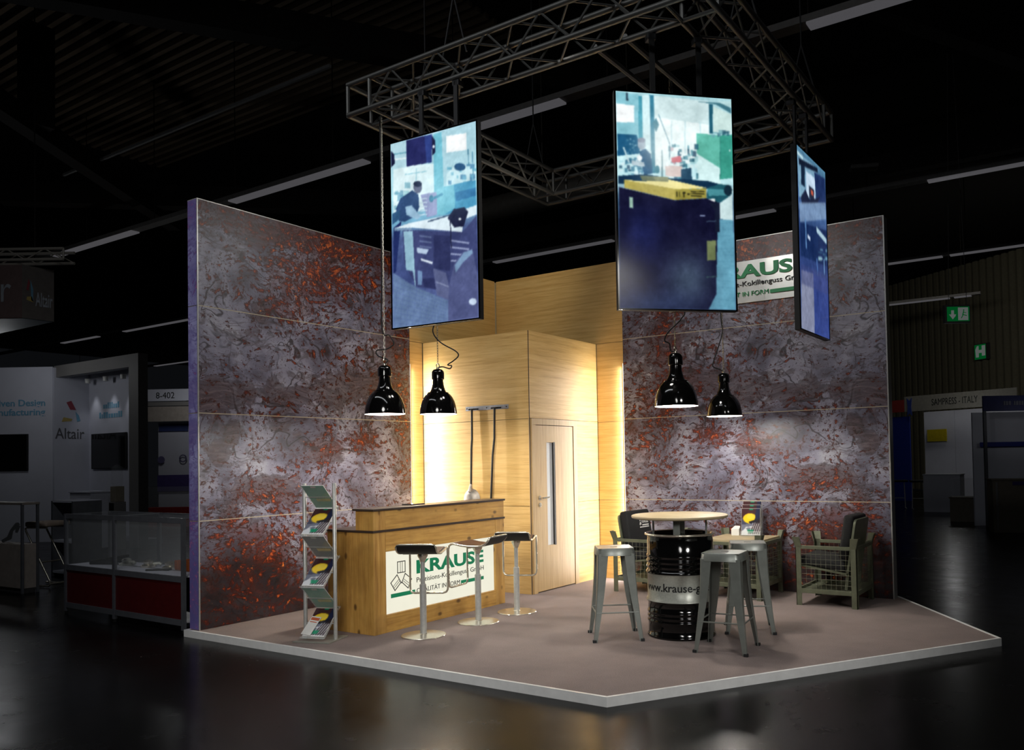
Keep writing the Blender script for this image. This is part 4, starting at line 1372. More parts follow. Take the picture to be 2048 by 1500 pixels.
def pic_one():
    p = Pic(190, 336, ((62, 235), (632, 65), (645, 1362), (75, 1430)))
    p.grad([(0, (176, 214, 228)), (.3, (172, 224, 236)), (.44, (120, 178, 208)), (.52, (74, 92, 140)), (.75, (62, 76, 128)), (1, (112, 124, 178))])
    p.poly([(78, 380), (390, 350), (390, 640), (80, 690)], (224, 246, 250))
    p.poly([(70, 240), (165, 212), (165, 380), (75, 400)], (186, 222, 234))
    p.line(80, 300, 165, 285, 8, (110, 170, 190)); p.line(80, 335, 165, 322, 8, (240, 250, 252))
    p.line(160, 430, 300, 405, 6, (150, 205, 220)); p.line(230, 390, 230, 640, 6, (170, 215, 228))
    p.poly([(345, 160), (405, 140), (415, 690), (350, 690)], (118, 196, 216))
    p.poly([(400, 142), (625, 75), (628, 480), (412, 500)], (176, 216, 228))
    p.poly([(430, 170), (566, 146), (568, 258), (432, 280)], (250, 254, 255))
    p.poly([(65, 280), (86, 300), (90, 360), (66, 385)], (22, 26, 60))
    p.poly([(165, 206), (336, 158), (334, 346), (168, 378)], (34, 38, 92))
    p.poly([(285, 172), (336, 158), (334, 346), (300, 352)], (44, 62, 130))
    p.poly([(336, 170), (356, 200), (358, 280), (338, 300)], (30, 34, 70)); p.ell(346, 242, 8, 10, (230, 240, 250))
    p.poly([(432, 420), (480, 372), (610, 350), (628, 380), (628, 480), (430, 500)], (206, 236, 242))
    p.clutter(435, 610, 350, 480, 22, [(70, 150, 180), (40, 100, 150), (180, 220, 230), (110, 180, 205)], 12, 38)
    p.ell(522, 372, 38, 26, (34, 76, 120)); p.line(578, 255, 580, 360, 6, (60, 120, 150)); p.line(605, 270, 612, 420, 6, (80, 140, 170))
    p.poly([(412, 505), (628, 455), (628, 640), (415, 690)], (66, 150, 192))
    p.poly([(490, 540), (628, 505), (628, 560), (495, 600)], (40, 110, 165)); p.poly([(412, 505), (480, 490), (490, 640), (415, 690)], (110, 190, 212))
    p.clutter(75, 160, 480, 640, 10, [(110, 170, 190), (150, 205, 215), (90, 150, 180)], 15, 45)
    p.poly([(258, 560), (365, 540), (368, 690), (300, 706)], (150, 158, 200))
    for i in range(5): p.line(246, 590 + i * 26, 298, 584 + i * 26, 7, (206, 226, 240))
    p.ell(330, 585, 14, 24, (60, 120, 150)); p.line(330, 590, 400, 555, 16, (70, 140, 175))
    p.poly([(205, 532), (245, 560), (250, 640), (228, 700), (155, 738), (116, 735), (96, 655), (128, 585)], (44, 72, 116))
    p.ell(240, 512, 28, 40, (96, 104, 130)); p.ell(240, 490, 28, 20, (34, 44, 70))
    p.poly([(158, 640), (200, 632), (260, 702), (236, 724), (165, 694)], (150, 186, 212))
    p.poly([(80, 780), (132, 735), (112, 900), (96, 1060), (80, 1085)], (30, 44, 98))
    p.poly([(70, 690), (120, 660), (122, 720), (72, 760)], (50, 90, 130))
    p.poly([(140, 792), (540, 800), (632, 690), (642, 1060), (440, 1246), (360, 1180), (228, 1160), (150, 1010)], (58, 66, 112))
    p.poly([(84, 782), (200, 742), (440, 690), (632, 622), (633, 684), (540, 722), (535, 802), (200, 776)], (226, 242, 250))
    p.line(310, 735, 455, 690, 9, (60, 80, 110)); p.poly([(84, 782), (200, 776), (200, 792), (86, 800)], (120, 150, 180))
    p.poly([(145, 800), (206, 798), (226, 1190), (206, 1060), (162, 1052)], (146, 186, 206))
    p.poly([(232, 905), (312, 918), (296, 950), (236, 940)], (176, 196, 220)); p.poly([(258, 975), (338, 1000), (334, 1014), (262, 990)], (220, 232, 244))
    for i in range(3): p.line(255, 830 + i * 34, 325, 838 + i * 34, 10, (96, 110, 150))
    for i in range(4): p.line(462, 858 + i * 44, 576, 874 + i * 40, 11, (150, 160, 196))
    p.poly([(345, 820), (455, 830), (455, 1060), (345, 1040)], (44, 50, 92))
    p.poly([(438, 712), (480, 650), (552, 638), (576, 668), (545, 764), (482, 772)], (22, 26, 56)); p.line(455, 720, 462, 905, 6, (30, 34, 60)); p.ell(520, 716, 9, 8, (240, 245, 250))
    p.poly([(238, 1055), (268, 1060), (266, 1150), (240, 1148)], (110, 140, 180))
    p.poly([(75, 1070), (230, 1165), (440, 1250), (440, 1390), (76, 1430)], (98, 122, 160))
    for i in range(12): p.line(80, 1090 + i * 34, 430, 1250 + i * 20, 3, (80, 98, 150), .7)
    for i in range(9): p.line(110 + i * 42, 1110 + i * 14, 80 + i * 40, 1420, 2.5, (84, 104, 156), .6)
    p.poly([(270, 1110), (360, 1100), (360, 1180), (280, 1160)], (40, 46, 88))
    p.poly([(340, 1040), (425, 1070), (446, 1160), (440, 1246), (364, 1216)], (90, 98, 138)); p.line(362, 1130, 442, 1160, 5, (150, 160, 190))
    p.poly([(438, 1385), (444, 1160), (480, 1010), (540, 930), (602, 912), (612, 960), (640, 1100), (640, 1360)], (78, 86, 130))
    p.poly([(484, 1020), (545, 935), (600, 916), (606, 940), (540, 1000), (490, 1070)], (118, 148, 182))
    p.ell(604, 1258, 26, 22, (196, 214, 236)); p.ell(440, 540, 200, 160, (200, 240, 250), .25, True)
    p.film(0.4)
    return p


def pic_two():
    p = Pic(200, 352, ((62, 55), (790, 95), (825, 1430), (85, 1430)))
    p.grad([(0, (170, 214, 222)), (.2, (206, 238, 242)), (.4, (190, 232, 238)), (.5, (60, 90, 120)), (1, (40, 54, 84))])
    p.poly([(65, 60), (210, 75), (212, 400), (70, 400)], (140, 202, 216))
    p.poly([(66, 132), (180, 146), (180, 252), (68, 250)], (250, 254, 255))
    p.poly([(228, 80), (275, 80), (290, 560), (235, 560)], (212, 244, 248)); p.poly([(303, 80), (650, 110), (650, 260), (310, 215)], (208, 232, 234))
    p.poly([(310, 215), (650, 258), (650, 470), (312, 560)], (238, 252, 252))
    for x in (415, 500, 595): p.line(x, 240, x, 440, 7, (196, 228, 234))
    p.poly([(205, 82), (228, 84), (236, 420), (210, 400)], (64, 150, 172)); p.poly([(275, 74), (303, 78), (312, 570), (290, 570)], (40, 112, 140))
    p.line(134, 70, 136, 110, 12, (40, 60, 80)); p.poly([(572, 112), (790, 120), (790, 185), (690, 128)], (66, 120, 136)); p.poly([(700, 110), (790, 105), (790, 150)], (190, 225, 228))
    p.poly([(650, 128), (674, 128), (676, 312), (656, 310)], (30, 90, 112)); p.poly([(676, 140), (790, 190), (795, 310), (680, 300)], (206, 232, 228))
    p.poly([(295, 250), (318, 220), (336, 262), (318, 312)], (50, 110, 130)); p.line(332, 195, 404, 384, 5, (70, 120, 140)); p.line(404, 384, 402, 480, 5, (80, 130, 150))
    p.poly([(72, 324), (196, 328), (216, 446), (72, 464)], (22, 84, 124)); p.clutter(120, 185, 345, 440, 16, [(150, 200, 220), (70, 130, 160)], 5, 14)
    p.poly([(572, 312), (722, 322), (722, 620), (576, 590)], (98, 186, 168)); p.poly([(722, 322), (798, 316), (802, 590), (722, 600)], (58, 154, 136))
    p.poly([(575, 440), (722, 530), (722, 622), (802, 650), (802, 720), (576, 600)], (214, 244, 244)); p.line(722, 322, 722, 600, 4, (40, 120, 110))
    p.clutter(660, 770, 285, 318, 10, [(40, 90, 110), (110, 170, 180)], 10, 30); p.ell(782, 418, 5, 5, (230, 240, 240))
    p.clutter(80, 215, 470, 600, 40, [(20, 60, 90), (40, 100, 130), (160, 210, 220), (70, 130, 160), (220, 240, 245)], 8, 34)
    p.clutter(395, 570, 380, 610, 60, [(30, 90, 110), (60, 130, 150), (150, 200, 205), (190, 150, 160), (220, 240, 240), (20, 60, 90)], 8, 36)
    p.poly([(374, 520), (480, 520), (480, 592), (374, 584)], (216, 196, 190)); p.poly([(475, 540), (540, 530), (545, 620), (478, 615)], (34, 70, 96)); p.poly([(412, 470), (470, 455), (480, 495), (415, 500)], (212, 110, 120))
    p.line(354, 425, 356, 590, 9, (90, 130, 140)); p.ell(324, 545, 16, 26, (40, 110, 130))
    p.poly([(212, 432), (250, 414), (284, 448), (296, 572), (240, 580), (222, 500)], (26, 72, 112)); p.ell(226, 386, 25, 38, (150, 168, 184)); p.ell(224, 362, 25, 16, (120, 130, 150))
    p.poly([(160, 490), (240, 500), (246, 530), (165, 520)], (176, 196, 206)); p.ell(212, 474, 16, 18, (245, 250, 252)); p.line(112, 410, 145, 500, 9, (200, 225, 230))
    p.poly([(76, 590), (250, 575), (420, 600), (640, 610), (720, 630), (640, 660), (76, 640)], (14, 46, 74)); p.clutter(80, 110, 660, 790, 10, [(150, 190, 200), (30, 60, 70)], 8, 26)
    p.poly([(115, 614), (250, 620), (396, 606), (640, 656), (440, 668)], (238, 226, 150)); p.poly([(115, 614), (440, 666), (436, 736), (116, 664)], (182, 168, 84)); p.poly([(440, 666), (636, 660), (634, 720), (436, 736)], (158, 148, 66))
    p.poly([(215, 585), (390, 590), (396, 622), (230, 618)], (92, 104, 80)); p.poly([(300, 590), (396, 592), (396, 622), (315, 620)], (128, 134, 100))
    for x, y, a, b in ((446, 682, 6, 34), (462, 682, 6, 34), (484, 682, 18, 14), (490, 694, 6, 24), (536, 676, 86, 7), (532, 690, 92, 7), (536, 704, 70, 7), (516, 690, 12, 14)): p.poly([(x, y), (x + a, y), (x + a, y + b), (x, y + b)], (44, 42, 20))
    p.poly([(640, 656), (720, 628), (790, 640), (798, 690), (745, 742), (640, 742)], (28, 84, 98)); p.poly([(640, 662), (745, 662), (770, 700), (650, 706)], (70, 140, 150)); p.ell(772, 668, 26, 34, (16, 40, 56))
    p.line(690, 740, 760, 790, 10, (20, 30, 40)); p.poly([(634, 728), (690, 722), (690, 740), (634, 748)], (240, 246, 246)); p.poly([(720, 750), (802, 690), (806, 860), (722, 850)], (196, 220, 222))
    p.poly([(700, 850), (806, 858), (824, 1430), (640, 1430), (700, 1330)], (98, 158, 182))
    for i in range(14): p.line(705, 880 + i * 40, 820, 870 + i * 42, 3, (78, 134, 160), .6)
    p.poly([(82, 660), (436, 738), (636, 722), (700, 748), (706, 940), (698, 1330), (650, 1430), (86, 1430)], (14, 15, 44))
    p.poly([(650, 748), (720, 748), (720, 935), (690, 935), (690, 800)], (20, 26, 48)); p.ell(520, 1240, 150, 170, (74, 92, 112), .75, True); p.ell(230, 960, 120, 160, (24, 32, 84), .8, True); p.ell(300, 1400, 260, 90, (44, 60, 96), .7, True)
    p.poly([(640, 992), (695, 986), (696, 1112), (642, 1116)], (112, 124, 84)); p.line(600, 830, 622, 832, 8, (150, 165, 200)); p.line(636, 868, 694, 864, 4, (90, 120, 140)); p.line(640, 1222, 704, 1216, 5, (60, 90, 90)); p.poly([(146, 720), (170, 724), (170, 792), (148, 788)], (150, 186, 170))
    p.ell(330, 400, 130, 190, (245, 255, 255), .55, True)
    p.film(0.4)
    return p


def pic_three():
    p = Pic(110, 220, ((465, 45), (663, 225), (682, 1420), (485, 1360)))
    p.grad([(0, (84, 132, 160)), (.12, (44, 70, 110)), (.3, (70, 100, 150)), (.45, (36, 58, 104)), (.7, (52, 70, 128)), (1, (70, 96, 150))])
    p.poly([(468, 80), (520, 130), (600, 200), (600, 420), (480, 420)], (120, 160, 186)); p.poly([(530, 228), (592, 272), (592, 440), (532, 405)], (194, 216, 236)); p.poly([(470, 90), (512, 130), (508, 150), (470, 108)], (200, 230, 236))
    p.poly([(480, 140), (612, 200), (612, 232), (482, 186)], (18, 28, 48)); p.poly([(496, 190), (522, 200), (522, 345), (496, 330)], (20, 36, 60)); p.poly([(588, 230), (662, 270), (664, 470), (600, 440)], (30, 48, 92))
    p.poly([(550, 332), (586, 356), (586, 440), (552, 420)], (36, 44, 64)); p.poly([(562, 356), (580, 368), (580, 402), (564, 394)], (190, 90, 70))
    p.poly([(492, 420), (525, 360), (552, 430), (600, 420), (630, 400), (610, 450), (500, 470)], (26, 34, 60)); p.poly([(480, 460), (664, 440), (668, 560), (486, 600)], (150, 176, 204), .6)
    p.poly([(486, 600), (668, 640), (672, 900), (490, 840)], (24, 44, 88)); p.poly([(600, 620), (668, 700), (668, 740), (600, 660)], (170, 200, 216)); p.line(523, 580, 528, 780, 8, (90, 130, 180)); p.poly([(536, 680), (556, 700), (556, 726), (538, 712)], (200, 215, 236))
    p.clutter(595, 665, 760, 860, 10, [(120, 170, 190), (160, 200, 210), (60, 100, 130)], 10, 30); p.line(600, 850, 606, 1010, 5, (80, 120, 180)); p.line(650, 850, 652, 960, 5, (120, 160, 200))
    p.poly([(490, 940), (575, 960), (580, 1400), (488, 1360)], (128, 134, 160)); p.poly([(575, 960), (676, 1000), (682, 1420), (580, 1395)], (48, 66, 132)); p.poly([(490, 900), (676, 960), (676, 1100), (490, 1040)], (62, 70, 120), .5)
    p.film(0.4)
    return p


def screen(label, org, xd, w, h, pic, arms):
    o = thing('display_screen', label, 'screen', group='portrait screens hanging from the truss')
    xd = Vector(xd).normalized()
    orient(o, org, xd, (0, 0, 1))
    b = 0.012
    MB().box(0, w, 0, h, -0.055, -0.004).build('housing', M['black'], o, bevel=0.004)
    for q in ((0, w, 0, b), (0, w, h - b, h), (0, b, b, h - b), (w - b, w, b, h - b)):
        MB().box(q[0], q[1], q[2], q[3], -0.004, 0.003).build('bezel', M['black_gloss'], o)
    s = bpy.data.objects.new('picture', pic.mesh('picture', w - 2 * b, h - 2 * b, SCR))
    COL.objects.link(s)
    s.parent = o
    s.location = (b, b, -0.002)
    MB().box(w * 0.2, w * 0.8, h * 0.25, h * 0.75, -0.085, -0.055).build('back_mount', M['black'], o, bevel=0.004)
    for f in arms:
        MB().box(w * f - 0.02, w * f + 0.02, h * 0.5, TZ0 - org[2] - 0.03, -0.105, -0.085).build('hanger', M['black'], o)
        MB().box(w * f - 0.035, w * f + 0.035, TZ0 - org[2] - 0.075, TZ0 - org[2] - 0.026, -0.16, -0.085).build('clamp', M['black'], o, bevel=0.005)
    return o


screen('left hanging screen showing a man bent over a blue-lit workbench', (1.780, -3.738, 2.676), (0.998, 0.057, 0), 0.960, 1.66, pic_one(), (0.3, 0.7))
screen('middle hanging screen showing a workshop behind a dark cabinet with wooden top', (4.017, -3.627, 2.612), (0.719, 0.695, 0), 0.942, 1.66, pic_two(), (0.35, 0.75))
screen('right hanging screen seen almost edge-on, with a dim blue workshop picture', (4.815, -1.80, 2.612), (0.004, 1, 0), 0.90, 1.66, pic_three(), (0.3, 0.7))

# ------------------------------------------------------------------ pendant lamps
U = 0.000698
OUTP = [(265, -4), (266, 6), (262, 60), (252, 120), (232, 185), (205, 240), (172, 282), (150, 300), (150, 310), (122, 318), (104, 345), (88, 390), (78, 440), (73, 498), (84, 502), (90, 510), (90, 596), (82, 625), (60, 646), (30, 655), (0, 657)]
_shade = MB().lathe([(r * U, z * U) for r, z in OUTP[:14]], 56).mesh('shade', M['black_gloss'], smooth=35)
_inner = MB().lathe([(r * U, z * U) for r, z in [(265, -4), (258, 6), (254, 60), (244, 118), (225, 182), (198, 234), (165, 274), (120, 300), (90, 320), (60, 340), (0, 340)]], 56).mesh('reflector', M['shade_in'], smooth=60)
_cap = MB().lathe([(r * U, z * U) for r, z in OUTP[13:]], 40).mesh('cap', M['black_gloss'], smooth=35)
_bulb = MB().lathe([(0, 0.062), (0.022, 0.066), (0.038, 0.082), (0.042, 0.10), (0.036, 0.122), (0.022, 0.145), (0.018, 0.20), (0, 0.20)], 24).mesh('bulb', em('bulb_glow', (255, 246, 230), 4.0), smooth=60)


def chain_mesh(length):
    m = MB()
    lk, wd, r = 0.034, 0.010, 0.0026
    n = int(length / (lk * 0.78))
    for i in range(n):
        z = i * lk * 0.78
        ax = (1, 0) if i % 2 else (0, 1)
        pts = []
        for a in np.linspace(0, 2 * PI, 8, endpoint=False):
            c, s_ = math.cos(a) * wd / 2 * 1.4, math.sin(a) * lk / 2
            pts.append((ax[0] * c, ax[1] * c, z + lk / 2 + s_))
        m.tube(pts, r, 4, closed=True)
    return m


def pendant(label, loc, cable, power):
    o = thing('pendant_lamp', label, 'lamp', loc, 0.0, 'black enamel pendant lamps over the stand')
    sh = place('shade', _shade, o)
    place('reflector', _inner, o)
    place('cap', _cap, o)
    place('bulb', _bulb, o)
    tz = 657 * U
    MB().lathe([(0, tz - 0.002), (0.016, tz - 0.002), (0.016, tz + 0.012), (0, tz + 0.012)], 14).tube([(0.0, 0.022 * math.cos(a), tz + 0.032 + 0.022 * math.sin(a)) for a in np.linspace(0, 2 * PI, 14, endpoint=False)], 0.0045, 6, closed=True).build('ring', M['chrome'], o, smooth=50)
    ln = TZ0 - loc[2] - tz - 0.05
    c = chain_mesh(ln).build('chain', M['chrome'], o)
    c.location = (0, 0, tz + 0.045)
    c['kind'] = 'stuff'
    pts = [Vector((0, 0, tz + 0.012))] + [Vector((x * rgt.x, x * rgt.y, tz + z)) for x, z in cable]
    # smooth the cable
    sm = []
    for i in range(len(pts) - 1):
        p0, p1, p2, p3 = pts[max(0, i - 1)], pts[i], pts[i + 1], pts[min(len(pts) - 1, i + 2)]
        for t_ in np.linspace(0, 1, 6, endpoint=False):
            sm.append(0.5 * ((2 * p1) + (p2 - p0) * t_ + (2 * p0 - 5 * p1 + 4 * p2 - p3) * t_ ** 2 + (3 * p1 - p0 - 3 * p2 + p3) * t_ ** 3))
    sm.append(pts[-1])
    MB().tube(sm, 0.0065, 7).build('cable', M['black'], o, smooth=60)
    ld = bpy.data.lights.new('pendant_light', 'POINT')
    ld.energy = power
    ld.color = (1, 0.95, 0.86)
    ld.shadow_soft_size = 0.05
    lo = bpy.data.objects.new('pendant_light', ld)
    COL.objects.link(lo)
    lo.parent = o
    lo.location = (0, 0, 0.04)
    return o


PW = 46
pendant('black pendant lamp over the rack end of the counter', (1.372, -3.436, 1.964), [(0.03, 0.05), (-0.06, 0.09), (-0.07, 0.14), (0.02, 0.15), (0.09, 0.2), (0.05, 0.28), (-0.02, 0.35), (-0.015, 1.0), (-0.015, 2.36)], PW)
pendant('black pendant lamp over the counter in front of the oak block', (1.364, -2.697, 1.992), [(0.05, 0.02), (0.12, 0.0), (0.14, 0.03), (0.10, 0.04), (0.16, 0.08), (0.21, 0.13), (0.18, 0.18), (0.03, 0.27), (-0.045, 0.38), (-0.01, 0.5), (0.02, 0.6), (0.01, 1.2), (0.01, 2.33)], PW)
pendant('large looking black pendant lamp nearest us, right above the drum table', (3.943, -2.525, 1.948), [(-0.04, 0.02), (-0.05, 0.08), (-0.09, 0.11), (-0.06, 0.18), (0.06, 0.3), (0.09, 0.42), (0.06, 1.0), (0.02, 2.37)], PW)
pendant('black pendant lamp in front of the right printed wall, above the crate table', (3.665, -0.798, 1.936), [(-0.05, 0.04), (-0.10, 0.06), (-0.11, 0.10), (-0.04, 0.3), (0.0, 0.45), (-0.015, 0.6), (-0.012, 1.2), (-0.01, 2.38)], PW)

# ------------------------------------------------------------------ hall ceiling lamps and ducts
tray_m = pm('lamp_tray', (120, 118, 116), 0.6)
dif_m = em('dim_lamp_tube', (72, 71, 74), 1.0)


def lamp_run(label, y, z, x0, x1, segs, w=0.22):
    o = thing('strip_lamp_run', label, 'ceiling light', ((x0 + x1) / 2, y, z), 0, 'long strip lamp runs under the hall roof')
    cx_ = (x0 + x1) / 2
    MB().box(x0 - cx_, x1 - cx_, -w / 2, w / 2, 0.03, 0.12).build('tray', tray_m, o)
    for a, b in segs:
        MB().box(a - cx_, b - cx_, -w / 2 + 0.01, w / 2 - 0.01, 0.0, 0.03).build('diffuser', dif_m, o)
    k = x0 + 1
    while k < x1:
        rod('hanger', (k - cx_, 0, 0.12), (k - cx_, 0, 10.4 - z), 0.01, M['beam'], o, 6)
        k += 3.0


lamp_run('long strip lamp running behind the truss from the left booth to the top right corner', 1.46, 7.0, -24, 11, [(-23, -19.5), (-15.6, -11.8), (-8.1, -4.1), (-1.5, 0.2), (4.0, 8.2)])
lamp_run('strip lamp run passing just above the oak corner walls', 8.8, 7.0, -40, 16, [(-31, -28), (-26, -21.5), (-12, -9), (-7, -3.2), (-0.5, 1.0), (4.2, 8)], 0.2)
lamp_run('strip lamp run right of the right wall, above the exit signs', 15.8, 7.0, -45, 12, [(-36, -32), (1.8, 3.4), (3.6, 5.6), (6.0, 9)], 0.2)
lamp_run('shortest visible strip lamp, just above the hanging exit sign', 22.6, 7.0, -10, 3.6, [(0.3, 2.6), (2.75, 3.3)], 0.2)
# thin bright cable rail under the roof at upper left
o = MB().box(-12.1, -3.4, 0.02, 0.07, 7.98, 8.03).build('cable_rail', pm('bright_rail', (150, 150, 150), 0.5))
tag(o, 'thin pale cable rail under the dark roof at upper left', 'rail')
# ventilation duct seen between the truss and the middle screen
m = MB()
dl = []
for i in range(60):
    dl.append((0.21 + 0.012 * (i % 2), i * 0.075))
m.lathe([(0, 0)] + dl + [(0, 60 * 0.075)], 24)
m.v = [(-3.4 + z, 2.6 + x, 6.05 + y) for x, y, z in m.v]
for xh in (-3.0, -1.0, 0.7):
    m.tube([(xh, 2.6, 6.2), (xh, 2.6, 10.4)], 0.01, 6)
o = m.build('ventilation_duct', pm('duct_foil', (120, 116, 108), 0.4, 0.6), None, smooth=40)
tag(o, 'ribbed silver ventilation duct under the roof behind the truss', 'duct')
# small dark flood lamp under the roof, right of the truss
fl = thing('emergency_lamp', 'flat grey emergency lamp under the roof right of the truss', 'lamp', (3.07, 8.3, 7.35), 0.4)
MB().box(-0.28, 0.28, -0.14, 0.14, 0.0, 0.09).build('housing', pm('grey_housing', (110, 108, 106), 0.5), fl, bevel=0.03)
rod('hanger', (0, 0, 0.09), (0, 0, 3.05), 0.01, M['beam'], fl)
#@@PART4
# ------------------------------------------------------------------ neighbouring booth at left (white walls, two screens)
BW = pm('booth_white', (196, 198, 210), 0.6, 0, 0.04, 2)
BG = pm('booth_grey', (120, 118, 116), 0.6, 0, 0.06, 2)
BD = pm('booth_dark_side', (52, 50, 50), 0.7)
BLUE = pm('pale_blue_print', (104, 156, 184), 0.6)
GREYINK = pm('grey_ink', (88, 88, 92), 0.6)
RED = pm('red_print', (150, 60, 72), 0.5)
YEL = pm('yellow_print', (186, 164, 92), 0.5)
bo = thing('neighbour_booth', 'white neighbouring booth with grey portal frame and two wall screens at left', 'exhibition booth', (-10.5, 0.3, FZ))


def bl(x, y, z): return Vector((x + 10.5, y - 0.3, z - FZ))


def bbox(name, x0, x1, y0, y1, z0, z1, mat, bevel=0.0):
    a, b = bl(x0, y0, z0), bl(x1, y1, z1)
    return MB().box(a.x, b.x, a.y, b.y, a.z, b.z).build(name, mat, bo, bevel=bevel)


bbox('frame_column', -9.24, -8.90, -0.09, 0.10, FZ, 3.77, BG)
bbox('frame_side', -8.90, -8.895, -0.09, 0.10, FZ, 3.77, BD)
bbox('frame_beam', -12.25, -9.24, -0.09, 0.10, 3.52, 3.77, BG)
bbox('ceiling_panel', -12.25, -9.95, 0.10, 0.60, 3.70, 3.74, BG)
bbox('back_wall', -12.20, -9.95, 0.60, 0.66, FZ, 3.70, BW)
bbox('pillar', -12.26, -12.16, -0.13, 0.60, FZ, 3.73, BW)
# angled left wall
wa, wb = Vector((-12.20, -0.14, 0)), Vector((-15.2, -2.09, 0))
wd = (wb - wa).normalized()
wn = Vector((-wd.y, wd.x, 0))
wn = wn if wn.dot(Vector((1, -1, 0))) > 0 else -wn
q = [wa, wb, wb - wn * 0.1, wa - wn * 0.1]
MB().hexa([bl(p.x, p.y, FZ) for p in q], [bl(p.x, p.y, 3.75) for p in q]).build('side_wall', BW, bo)
# lettering on the angled wall (reads left to right towards the pillar)
for txt, z, w in (('driven Design', 2.90, 1.20), ('manufacturing', 2.70, 1.28)):
    og = wa + wd * (0.16 + w) + wn * 0.006
    text_on('wall_lettering', txt, 0.20, BLUE, bo, bl(og.x, og.y, z), -wd, (0, 0, 1), extrude=0.002, offset=0.004, width=w)
# logo and name on the pillar (plane x = const, facing +x)
py0 = -12.157
flat_on('pillar_mark', [[(0.30, 0.0), (0.42, 0.0), (0.32, 0.20), (0.22, 0.16)]], RED, bo, bl(py0, -0.10, 2.82), (0, 1, 0), (0, 0, 1))
flat_on('pillar_mark', [[(0.0, 0.0), (0.20, 0.02), (0.22, 0.07), (0.04, 0.10)]], YEL, bo, bl(py0, 0.02, 2.55), (0, 1, 0), (0, 0, 1))
flat_on('pillar_mark', [[(0.0, 0.16), (0.07, 0.08), (0.10, -0.04), (0.03, -0.06)]], BLUE, bo, bl(py0, 0.31, 2.62), (0, 1, 0), (0, 0, 1))
text_on('pillar_lettering', 'Altair', 0.34, GREYINK, bo, bl(py0, -0.11, 2.18), (0, 1, 0), (0, 0, 1), extrude=0.002, width=0.60)
# two soft lines of pale print on the recessed wall: too blurred to read
for (x0, x1, z) in ((-11.55, -10.95, 2.83), (-11.72, -10.80, 2.62)):
    x = x0
    polys = []
    while x < x1:
        w = random.uniform(0.05, 0.09)
        hh = random.choice((0.09, 0.09, 0.13))
        polys.append([(x - x0, 0), (x - x0 + w, 0), (x - x0 + w, hh), (x - x0, hh)])
        x += w + 0.025
    flat_on('blurred_print', polys, BLUE, bo, bl(x0, 0.598, z), (1, 0, 0), (0, 0, 1))['kind'] = 'stuff'
# spot lamps under the frame beam
for x in (-11.85, -11.1, -10.4):
    s_ = MB().lathe([(0, 0), (0.05, 0), (0.06, 0.10), (0, 0.10)], 14).build('downlight', M['white'], bo, smooth=40)
    s_.location = bl(x, 0.42, 3.40)
    add_light('SPOT', 'booth_downlight', (x, 0.38, 3.36), (x, 0.62, 1.8), 5.0, (0.95, 0.97, 1), spot_size=1.1, spot_blend=0.8, shadow_soft_size=0.05)
# floor plinth
bbox('plinth', -13.5, -9.25, -0.08, 0.60, FZ, FZ + 0.12, pm('blue_grey_plinth', (84, 86, 104), 0.6))

for lb, p, xd, w, h in (('black wall screen on the angled white wall at the left picture edge', wa + wd * (0.52 + 1.25) + wn * 0.05, -wd, 1.25, 0.79),
                        ('black wall screen in the recess of the neighbouring white booth', Vector((-11.98, 0.55, 0)), Vector((1, 0, 0)), 1.42, 0.78)):
    o = thing('wall_screen', lb, 'screen', group='black wall screens in the neighbouring booth')
    orient(o, (p.x, p.y, 1.50), xd, (0, 0, 1))
    MB().box(0, w, 0, h, -0.045, 0).build('housing', M['black'], o, bevel=0.004)
    MB().box(0.02, w - 0.02, 0.02, h - 0.02, 0.0, 0.003).build('panel', M['black_gloss'], o)

# furniture of that booth
def simple_box(name, label, cat, x0, x1, y0, y1, z1, mat, top=None, z0=FZ, rz=0.0):
    cx_, cy_ = (x0 + x1) / 2, (y0 + y1) / 2
    o = thing(name, label, cat, (cx_, cy_, z0), rz)
    MB().box(x0 - cx_, x1 - cx_, y0 - cy_, y1 - cy_, 0.0, z1 - z0 - 0.03).build('body', mat, o, bevel=0.004)
    MB().box(x0 - cx_ - 0.02, x1 - cx_ + 0.02, y0 - cy_ - 0.02, y1 - cy_ + 0.02, z1 - z0 - 0.03, z1 - z0).build('top', top or mat, o, bevel=0.004)
    return o


o = simple_box('cabinet', 'white low cabinet with two doors under the recessed wall screen', 'cabinet', -10.45, -9.65, -0.62, -0.15, 1.06, BW)
for x in (-0.2, 0.2):
    MB().box(x - 0.19, x + 0.19, -0.243, -0.235, 0.08, 0.98).build('door', BW, o, bevel=0.003)
    MB().box(x - 0.03, x + 0.03, -0.253, -0.243, 0.86, 0.88).build('handle', GREYINK, o)
t_ = thing('bar_table', 'small white bar table on one leg in front of the white booth', 'table', (-9.45, -1.15, FZ))
MB().lathe([(0, 0.84), (0.22, 0.84), (0.22, 0.875), (0, 0.875)], 32).build('top', BW, t_)
MB().lathe([(0, 0), (0.24, 0), (0.24, 0.012), (0.03, 0.02), (0.03, 0.84), (0, 0.84)], 20).build('leg', GREYINK, t_)
o = thing('water_dispenser', 'slim water dispenser with clear bottle in front of the grey booth column', 'dispenser', (-9.05, -0.42, FZ))
MB().box(-0.11, 0.11, -0.11, 0.11, 0.0, 0.92).build('body', BG, o, bevel=0.01)
MB().box(-0.08, 0.08, -0.115, -0.111, 0.72, 0.90).build('outlet', M['black'], o)
MB().box(-0.09, 0.09, -0.09, 0.09, 0.92, 1.22).build('collar', pm('dispenser_beige', (140, 132, 116), 0.6), o, bevel=0.01)
MB().lathe([(0, 1.22), (0.08, 1.22), (0.10, 1.28), (0.10, 1.58), (0.03, 1.64), (0.0, 1.64)], 20).build('bottle', M['glass'], o, smooth=50)

